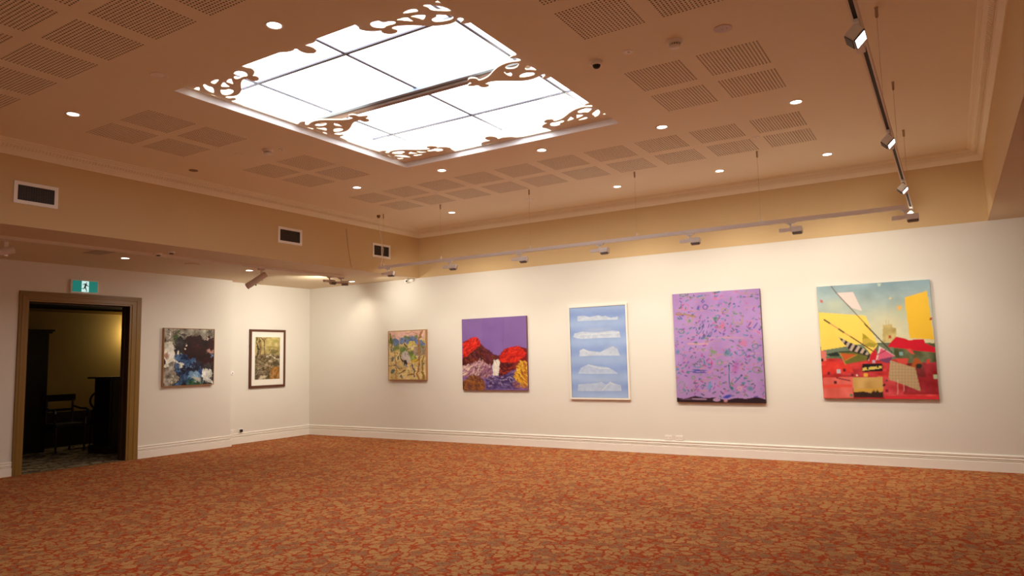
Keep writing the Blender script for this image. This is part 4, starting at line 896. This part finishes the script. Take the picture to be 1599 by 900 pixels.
# --- pale blue print with five white ice shapes
a = Art(140, 210, [(92, 102), (527, 72), (553, 803), (110, 800)], 7)
V = (a.Y / a.h); bands = 0.5 + 0.5 * np.cos(V * 5 * 2 * np.pi + 0.6 - 0.15 * np.sin(a.X / a.w * 3))
n1 = a.noise(5, 8, 45, 3)
a.c[:] = np.array([142, 162, 212]) + (bands[..., None]) * np.array([22, 20, 8]) + (n1[..., None] - 0.5) * 14
sh = [[(155, 200), (155, 165), (200, 160), (250, 170), (320, 155), (345, 165), (375, 160), (410, 175), (470, 165), (468, 185), (300, 192)],
      [(120, 325), (130, 300), (190, 285), (300, 290), (420, 275), (480, 280), (490, 325), (300, 332), (190, 340), (150, 335)],
      [(168, 475), (175, 430), (200, 420), (240, 435), (330, 445), (380, 420), (430, 398), (465, 420), (485, 468), (320, 470)],
      [(160, 612), (180, 570), (235, 542), (300, 555), (390, 565), (430, 585), (465, 610), (300, 612)],
      [(155, 748), (160, 700), (300, 690), (340, 680), (370, 700), (420, 685), (490, 705), (497, 745), (330, 748)]]
for k, pl_ in enumerate(sh):
    m = a.inside(pl_); nz = a.noise(20, 40, 50 + k, 3); a.put(m, np.array([222, 222, 226]) + (nz[..., None] - 0.5) * 50, 0.7 if k < 3 else .5)
    a.line(pl_ + [pl_[0]], 3, (228, 226, 228), .35)
a.ell(310, 270, 190, 26, (198, 200, 214), .5, -0.05, soft=.8); a.ell(420, 420, 80, 40, (190, 194, 214), .5, soft=.8); a.ell(330, 665, 170, 18, (180, 190, 214), .5, soft=.8)
a.line([(345, 745), (410, 680), (440, 700)], 6, (225, 222, 225), .7); a.line([(235, 545), (330, 572), (400, 572)], 6, (225, 225, 228), .7); a.line([(170, 440), (200, 422), (235, 445)], 6, (230, 228, 228), .7); a.line([(165, 310), (300, 300), (480, 290)], 8, (232, 230, 230), .6)
yb = D - 0.035
hang('framed_print', 'pale blue print of five stacked white ice shapes in a thin white frame', 'B', *rectB([(886, 479.3), (978.6, 472.6), (984, 624.6), (890.6, 624.6)], yb), 0.035, a, M_WF, 0.030, 0.012, mt=M_PRINT, cat='picture')

# --- mauve canvas full of small marks
a = Art(180, 224, [(90, 90), (705, 47), (747, 850), (125, 852)], 8)
n1 = a.noise(5, 7, 55, 4)[..., None]; a.c[:] = np.array([172, 130, 188]) + (n1 - 0.5) * 26
R = a.rng
for k in range(26):
    x, y = R.uniform(110, 660), R.uniform(70, 780); l = R.uniform(40, 130); a.line([(x, y), (x + l, y - l * .06)], R.uniform(3, 7), [(205, 150, 130), (200, 140, 150), (190, 140, 120)][k % 3], .55)
cl = [(40, 110, 100), (70, 60, 150), (200, 90, 130), (110, 140, 80), (50, 80, 70), (215, 130, 130), (150, 60, 150), (60, 130, 160), (160, 120, 90)]
for k in range(520):
    x, y = R.uniform(105, 735), R.uniform(65, 810); c_ = cl[R.integers(len(cl))]; an = R.uniform(-1.4, 1.0); l = R.uniform(5, 22)
    a.line([(x, y), (x + l * math.cos(an), y + l * math.sin(an))], R.uniform(3, 8), c_, .8)
def rg(x, y, rx, ry, c_):
    n = 9
    for k in range(n):
        t0 = 6.283 * k / n + R.uniform(0, .3); t1 = t0 + R.uniform(.25, .5); f = R.uniform(.8, 1.1)
        a.line([(x + rx * f * math.cos(t0), y + ry * f * math.sin(t0)), (x + rx * f * math.cos(t1), y + ry * f * math.sin(t1))], 5, c_, .75)
for q in ((165, 95, 24, 12, (70, 120, 100)), (135, 230, 20, 10, (160, 110, 90)), (155, 352, 20, 16, (40, 115, 110)), (215, 265, 24, 20, (170, 150, 70)), (180, 180, 26, 24, (215, 100, 130)), (325, 180, 18, 16, (50, 60, 160)), (675, 452, 20, 16, (30, 120, 110)), (640, 503, 30, 20, (90, 90, 150)), (685, 620, 30, 20, (80, 130, 70)), (300, 568, 20, 26, (50, 120, 110)), (425, 570, 16, 20, (90, 150, 110)), (550, 262, 36, 46, (140, 150, 80)), (155, 745, 26, 40, (110, 150, 110)), (240, 680, 12, 12, (110, 140, 90)), (460, 205, 24, 14, (150, 140, 70)), (350, 560, 20, 16, (190, 80, 140)), (570, 500, 30, 22, (60, 120, 170)), (565, 750, 14, 12, (225, 160, 150))): rg(*q)
for x, y, rx, ry, c_ in ((395, 120, 18, 16, (220, 100, 140)), (275, 185, 10, 22, (50, 55, 160)), (395, 262, 16, 20, (35, 110, 95)), (120, 335, 10, 10, (60, 140, 80)), (130, 500, 18, 24, (60, 130, 160)), (480, 500, 34, 34, (80, 130, 140)), (380, 498, 30, 16, (110, 150, 70)), (370, 580, 9, 20, (190, 30, 110)), (300, 520, 8, 18, (190, 40, 120)), (445, 310, 22, 40, (205, 100, 130)), (590, 430, 40, 30, (210, 110, 140)), (705, 545, 22, 18, (40, 110, 120)), (670, 205, 9, 8, (90, 130, 70)), (510, 350, 10, 7, (60, 60, 160)), (355, 740, 18, 44, (90, 150, 190)), (540, 600, 30, 70, (180, 90, 170)), (435, 140, 26, 30, (150, 120, 190)), (640, 750, 30, 22, (70, 120, 140)), (720, 690, 12, 8, (60, 120, 60)), (505, 120, 7, 20, (80, 120, 70)), (575, 105, 12, 12, (70, 110, 130)), (510, 415, 24, 6, (50, 110, 110)), (230, 768, 8, 10, (40, 80, 70))): a.ell(x, y, rx, ry, c_, .7, 0.2, soft=.7)
for k in range(50):
    r_ = math.sqrt(R.random()); th_ = R.random() * 6.28; x, y = 315 + 62 * r_ * math.cos(th_), 350 + 75 * r_ * math.sin(th_); a.line([(x, y), (x + 5, y - 12)], 3.5, (70, 80, 130), .85)
for k in range(26): x, y = R.uniform(235, 310), R.uniform(690, 780); a.line([(x, y), (x + 6, y - 10)], 4, [(200, 90, 140), (70, 90, 150)][k % 2], .8)
for k in range(16): x, y = R.uniform(220, 300), R.uniform(618, 645); a.line([(x, y), (x + 34, y + 2)], 3.5, [(60, 50, 150), (60, 90, 150)][k % 2], .7)
a.line([(492, 590), (492, 700), (500, 745)], 4, (50, 100, 120)); a.line([(580, 658), (530, 710)], 4, (50, 90, 130)); a.ell(490, 590, 7, 6, (40, 80, 110)); a.ell(580, 658, 8, 6, (50, 60, 130)); a.ell(510, 748, 12, 9, (40, 110, 110)); a.line([(645, 285), (630, 310)], 5, (70, 60, 150)); a.line([(690, 290), (665, 325)], 5, (70, 70, 160))
a.line([(115, 230), (200, 235), (260, 250)], 9, (165, 120, 90), .8); a.line([(205, 440), (340, 440)], 10, (215, 160, 150), .7); a.line([(590, 395), (350, 398)], 4, (225, 160, 130), .5); a.line([(560, 80), (690, 85)], 6, (190, 130, 130), .7)
edge_y = 820 + 6 * np.sin(a.SX / 60) + 5 * np.sin(a.SX / 23)
a.put(a.SY > edge_y, (42, 20, 28)); a.line([(235, 828), (330, 830)], 8, (190, 150, 185), .8); a.line([(150, 832), (240, 830)], 4, (150, 110, 140), .6); a.ell(405, 832, 26, 12, (190, 150, 190), .9); a.ell(480, 808, 40, 14, (50, 60, 170), .9, -0.3, soft=.5); a.ell(468, 838, 14, 10, (225, 150, 160), .8)
yb = D - 0.04
hang('canvas_painting', 'mauve canvas scattered with tiny coloured marks above a dark bottom strip', 'B', *rectB([(1049.5, 460), (1186, 450.5), (1195.6, 629.3), (1057.3, 629)], yb), 0.04, a, side=mat('dark_plum_edge', (0.10, 0.04, 0.06), 0.6))

# --- yellow and red collage landscape
a = Art(190, 196, [(62, 115), (785, 66), (847, 830), (105, 832)], 9)
n1 = a.noise(6, 8, 65, 4)[..., None]; tt = np.clip((a.SY - 90) / 380, 0, 1)[..., None]
a.c[:] = np.array([148, 172, 182]) * (1 - tt) + np.array([222, 208, 165]) * tt + (n1 - 0.5) * 38
a.ell(520, 340, 190, 120, (228, 208, 160), .5, soft=.8); a.ell(620, 260, 90, 60, (200, 200, 150), .4, soft=.8); a.ell(180, 230, 90, 50, (200, 200, 170), .6, soft=.8)
fld = a.noise(6, 16, 66, 4)[..., None]; fl2 = a.noise(9, 9, 67, 3)[..., None]
fieldc = np.array([195, 48, 48]) + (fld - 0.5) * np.array([150, 90, 80]) + (fl2 - .5) * np.array([50, 60, 70])
a.put(a.SY > 560, fieldc)
gr = np.array([92, 100, 72]) + (fld - 0.5) * 100
a.put((a.SY > 470 + (a.SX < 420) * 30) & (a.SY < 575), gr)
a.fill([(90, 520), (230, 490), (400, 480), (400, 560), (110, 560)], (105, 118, 92), 1, 30, 10, 68); a.fill([(60, 515), (125, 530), (120, 620), (60, 620)], (225, 120, 105))
a.fill([(560, 470), (830, 470), (835, 590), (750, 600), (760, 690), (690, 690), (640, 590), (560, 560)], (95, 96, 62), 1, 45, 12, 69)
a.fill([(95, 590), (260, 600), (300, 660), (100, 680)], (225, 50, 35), .8, 30, 10, 70); a.fill([(100, 700), (295, 690), (297, 828), (105, 828)], (238, 112, 98), .9, 40, 7, 71); a.fill([(105, 745), (290, 740), (290, 760), (105, 765)], (240, 70, 50), .7)
a.fill([(490, 690), (560, 700), (600, 825), (490, 825)], (215, 75, 80), .8, 40, 10, 72); a.fill([(640, 600), (840, 590), (846, 800), (620, 800)], (140, 22, 35), .75, 45, 12, 73); a.fill([(500, 812), (846, 812), (846, 830), (500, 830)], (225, 45, 55))
a.fill([(75, 278), (378, 298), (455, 486), (410, 545), (355, 478), (90, 525)], (252, 212, 92), 1, 4); a.fill([(627, 182), (770, 138), (815, 448), (660, 440)], (248, 192, 50), 1, 4)
a.fill([(187, 155), (298, 147), (357, 268), (290, 250)], (240, 212, 203)); a.fill([(490, 357), (545, 350), (550, 372), (572, 378), (575, 460), (485, 470)], (196, 170, 105), 1, 38, 16, 74); a.fill([(508, 325), (512, 325), (512, 360), (508, 360)], (190, 180, 140)); a.fill([(524, 325), (528, 325), (528, 360), (524, 360)], (190, 180, 140))
a.fill([(515, 497), (570, 432), (620, 440), (650, 452), (750, 447), (757, 472), (825, 500), (828, 531), (700, 520), (600, 505)], (212, 8, 38), 1, 6)
a.fill([(640, 510), (665, 505), (692, 546), (660, 535)], (228, 78, 68)); a.fill([(358, 408), (397, 442), (358, 448)], (175, 150, 30)); a.fill([(358, 448), (397, 442), (455, 480), (430, 502), (357, 490)], (206, 172, 62)); a.fill([(357, 490), (400, 470), (455, 480), (430, 502)], (170, 148, 45))
a.fill([(200, 433), (270, 468), (330, 492), (372, 512), (405, 550), (398, 590), (380, 580), (350, 552), (290, 532), (235, 478)], (196, 172, 150))
st = a.inside([(200, 433), (270, 468), (330, 492), (372, 512), (405, 550), (398, 590), (380, 580), (350, 552), (290, 532), (235, 478)]) & (((a.SX * 0.86 + a.SY * 0.5) % 34) < 17); a.put(st, (42, 28, 34))
a.fill([(205, 535), (300, 532), (392, 558), (380, 585), (245, 612)], (108, 104, 40), 1, 12); a.line([(205, 533), (300, 530), (395, 556)], 5, (48, 40, 26)); a.fill([(215, 541), (322, 548), (245, 588)], (202, 88, 36)); a.line([(245, 588), (322, 548)], 3, (190, 140, 60)); a.line([(212, 540), (248, 612)], 4, (190, 150, 80))
a.fill([(120, 548), (195, 530), (212, 556), (150, 562)], (32, 42, 34)); a.fill([(410, 545), (440, 505), (455, 560), (430, 600), (400, 590)], (212, 25, 45))
a.fill([(465, 492), (568, 555), (443, 584)], (230, 210, 200)); a.fill([(476, 504), (566, 556), (450, 582)], (222, 92, 122)); a.line([(452, 548), (505, 520)], 5, (170, 40, 70)); a.fill([(460, 580), (545, 560), (545, 600), (500, 600)], (120, 60, 95))
a.fill([(355, 607), (483, 603), (487, 652), (355, 660)], (26, 16, 20)); a.fill([(356, 633), (481, 618), (483, 635), (357, 652)], (225, 196, 96)); a.fill([(383, 624), (396, 622), (397, 642), (384, 644)], (26, 16, 20)); a.fill([(450, 614), (462, 612), (463, 630), (451, 632)], (26, 16, 20))
a.fill([(295, 695), (487, 690), (490, 822), (300, 822)], (205, 158, 88), 1, 26, 8, 75); a.fill([(300, 790), (360, 785), (410, 795), (430, 770), (440, 790), (450, 768), (465, 790), (490, 785), (490, 822), (300, 822)], (55, 30, 22)); a.fill([(298, 770), (490, 762), (490, 780), (300, 790)], (225, 165, 50), .6)
a.fill([(535, 583), (612, 605), (695, 630), (730, 780), (620, 738), (523, 705)], (194, 160, 120)); ck = a.inside([(535, 583), (612, 605), (695, 630), (730, 780), (620, 738), (523, 705)]) & ((((a.SX + a.SY) // 20) + ((a.SX - a.SY) // 20)) % 2 == 0); a.put(ck, (178, 142, 102), .8)
a.fill([(668, 622), (690, 572), (705, 563), (742, 600), (712, 610), (697, 630)], (178, 82, 32)); a.ell(718, 618, 20, 16, (45, 40, 30)); a.fill([(568, 570), (650, 568), (645, 606), (590, 600)], (220, 70, 60)); a.fill([(765, 580), (790, 570), (785, 600), (768, 605)], (215, 60, 55))
a.line([(150, 100), (187, 150), (380, 355), (545, 530)], 3.5, (110, 80, 60)); a.line([(370, 350), (545, 530)], 4, (50, 42, 36)); a.line([(112, 326), (150, 350)], 7, (60, 40, 30)); a.line([(150, 350), (205, 385)], 4, (215, 130, 110)); a.line([(205, 385), (240, 408)], 7, (70, 40, 30)); a.line([(240, 408), (280, 432)], 4, (215, 130, 100)); a.line([(280, 432), (430, 528)], 5, (85, 35, 30))
for x, y, s_, c_ in ((95, 207, 9, (200, 110, 100)), (595, 248, 13, (240, 180, 90)), (535, 185, 6, (235, 200, 130)), (466, 100, 10, (195, 210, 195)), (795, 317, 8, (170, 20, 25)), (532, 433, 8, (190, 60, 30)), (98, 585, 8, (40, 15, 20)), (202, 658, 13, (200, 180, 185)), (240, 648, 10, (100, 20, 35)), (138, 670, 8, (110, 25, 40)), (292, 680, 9, (110, 25, 40)), (320, 682, 6, (235, 200, 190)), (182, 728, 9, (90, 20, 30)), (283, 812, 10, (120, 120, 95)), (378, 678, 12, (235, 175, 60)), (430, 592, 9, (190, 170, 190)), (495, 742, 8, (80, 10, 25)), (513, 780, 10, (140, 20, 40)), (513, 712, 6, (60, 60, 60)), (825, 685, 14, (185, 190, 150)), (605, 540, 12, (130, 160, 160))): a.fill([(x - s_, y - s_), (x + s_, y - s_), (x + s_, y + s_), (x - s_, y + s_)], c_)
a.line([(190, 700), (278, 717)], 5, (110, 25, 35)); a.line([(583, 708), (583, 800)], 3, (235, 190, 180), .8); a.line([(622, 740), (622, 780)], 3, (235, 190, 180), .8)
hang('canvas_painting', 'square collage canvas with yellow shapes, red field and striped fang', 'B', *rectB([(1275.2, 448.2), (1451.9, 436.3), (1466.2, 623), (1285.6, 623.4)], yb), 0.04, a, side=mat('grey_canvas_edge', (0.40, 0.38, 0.34), 0.6))
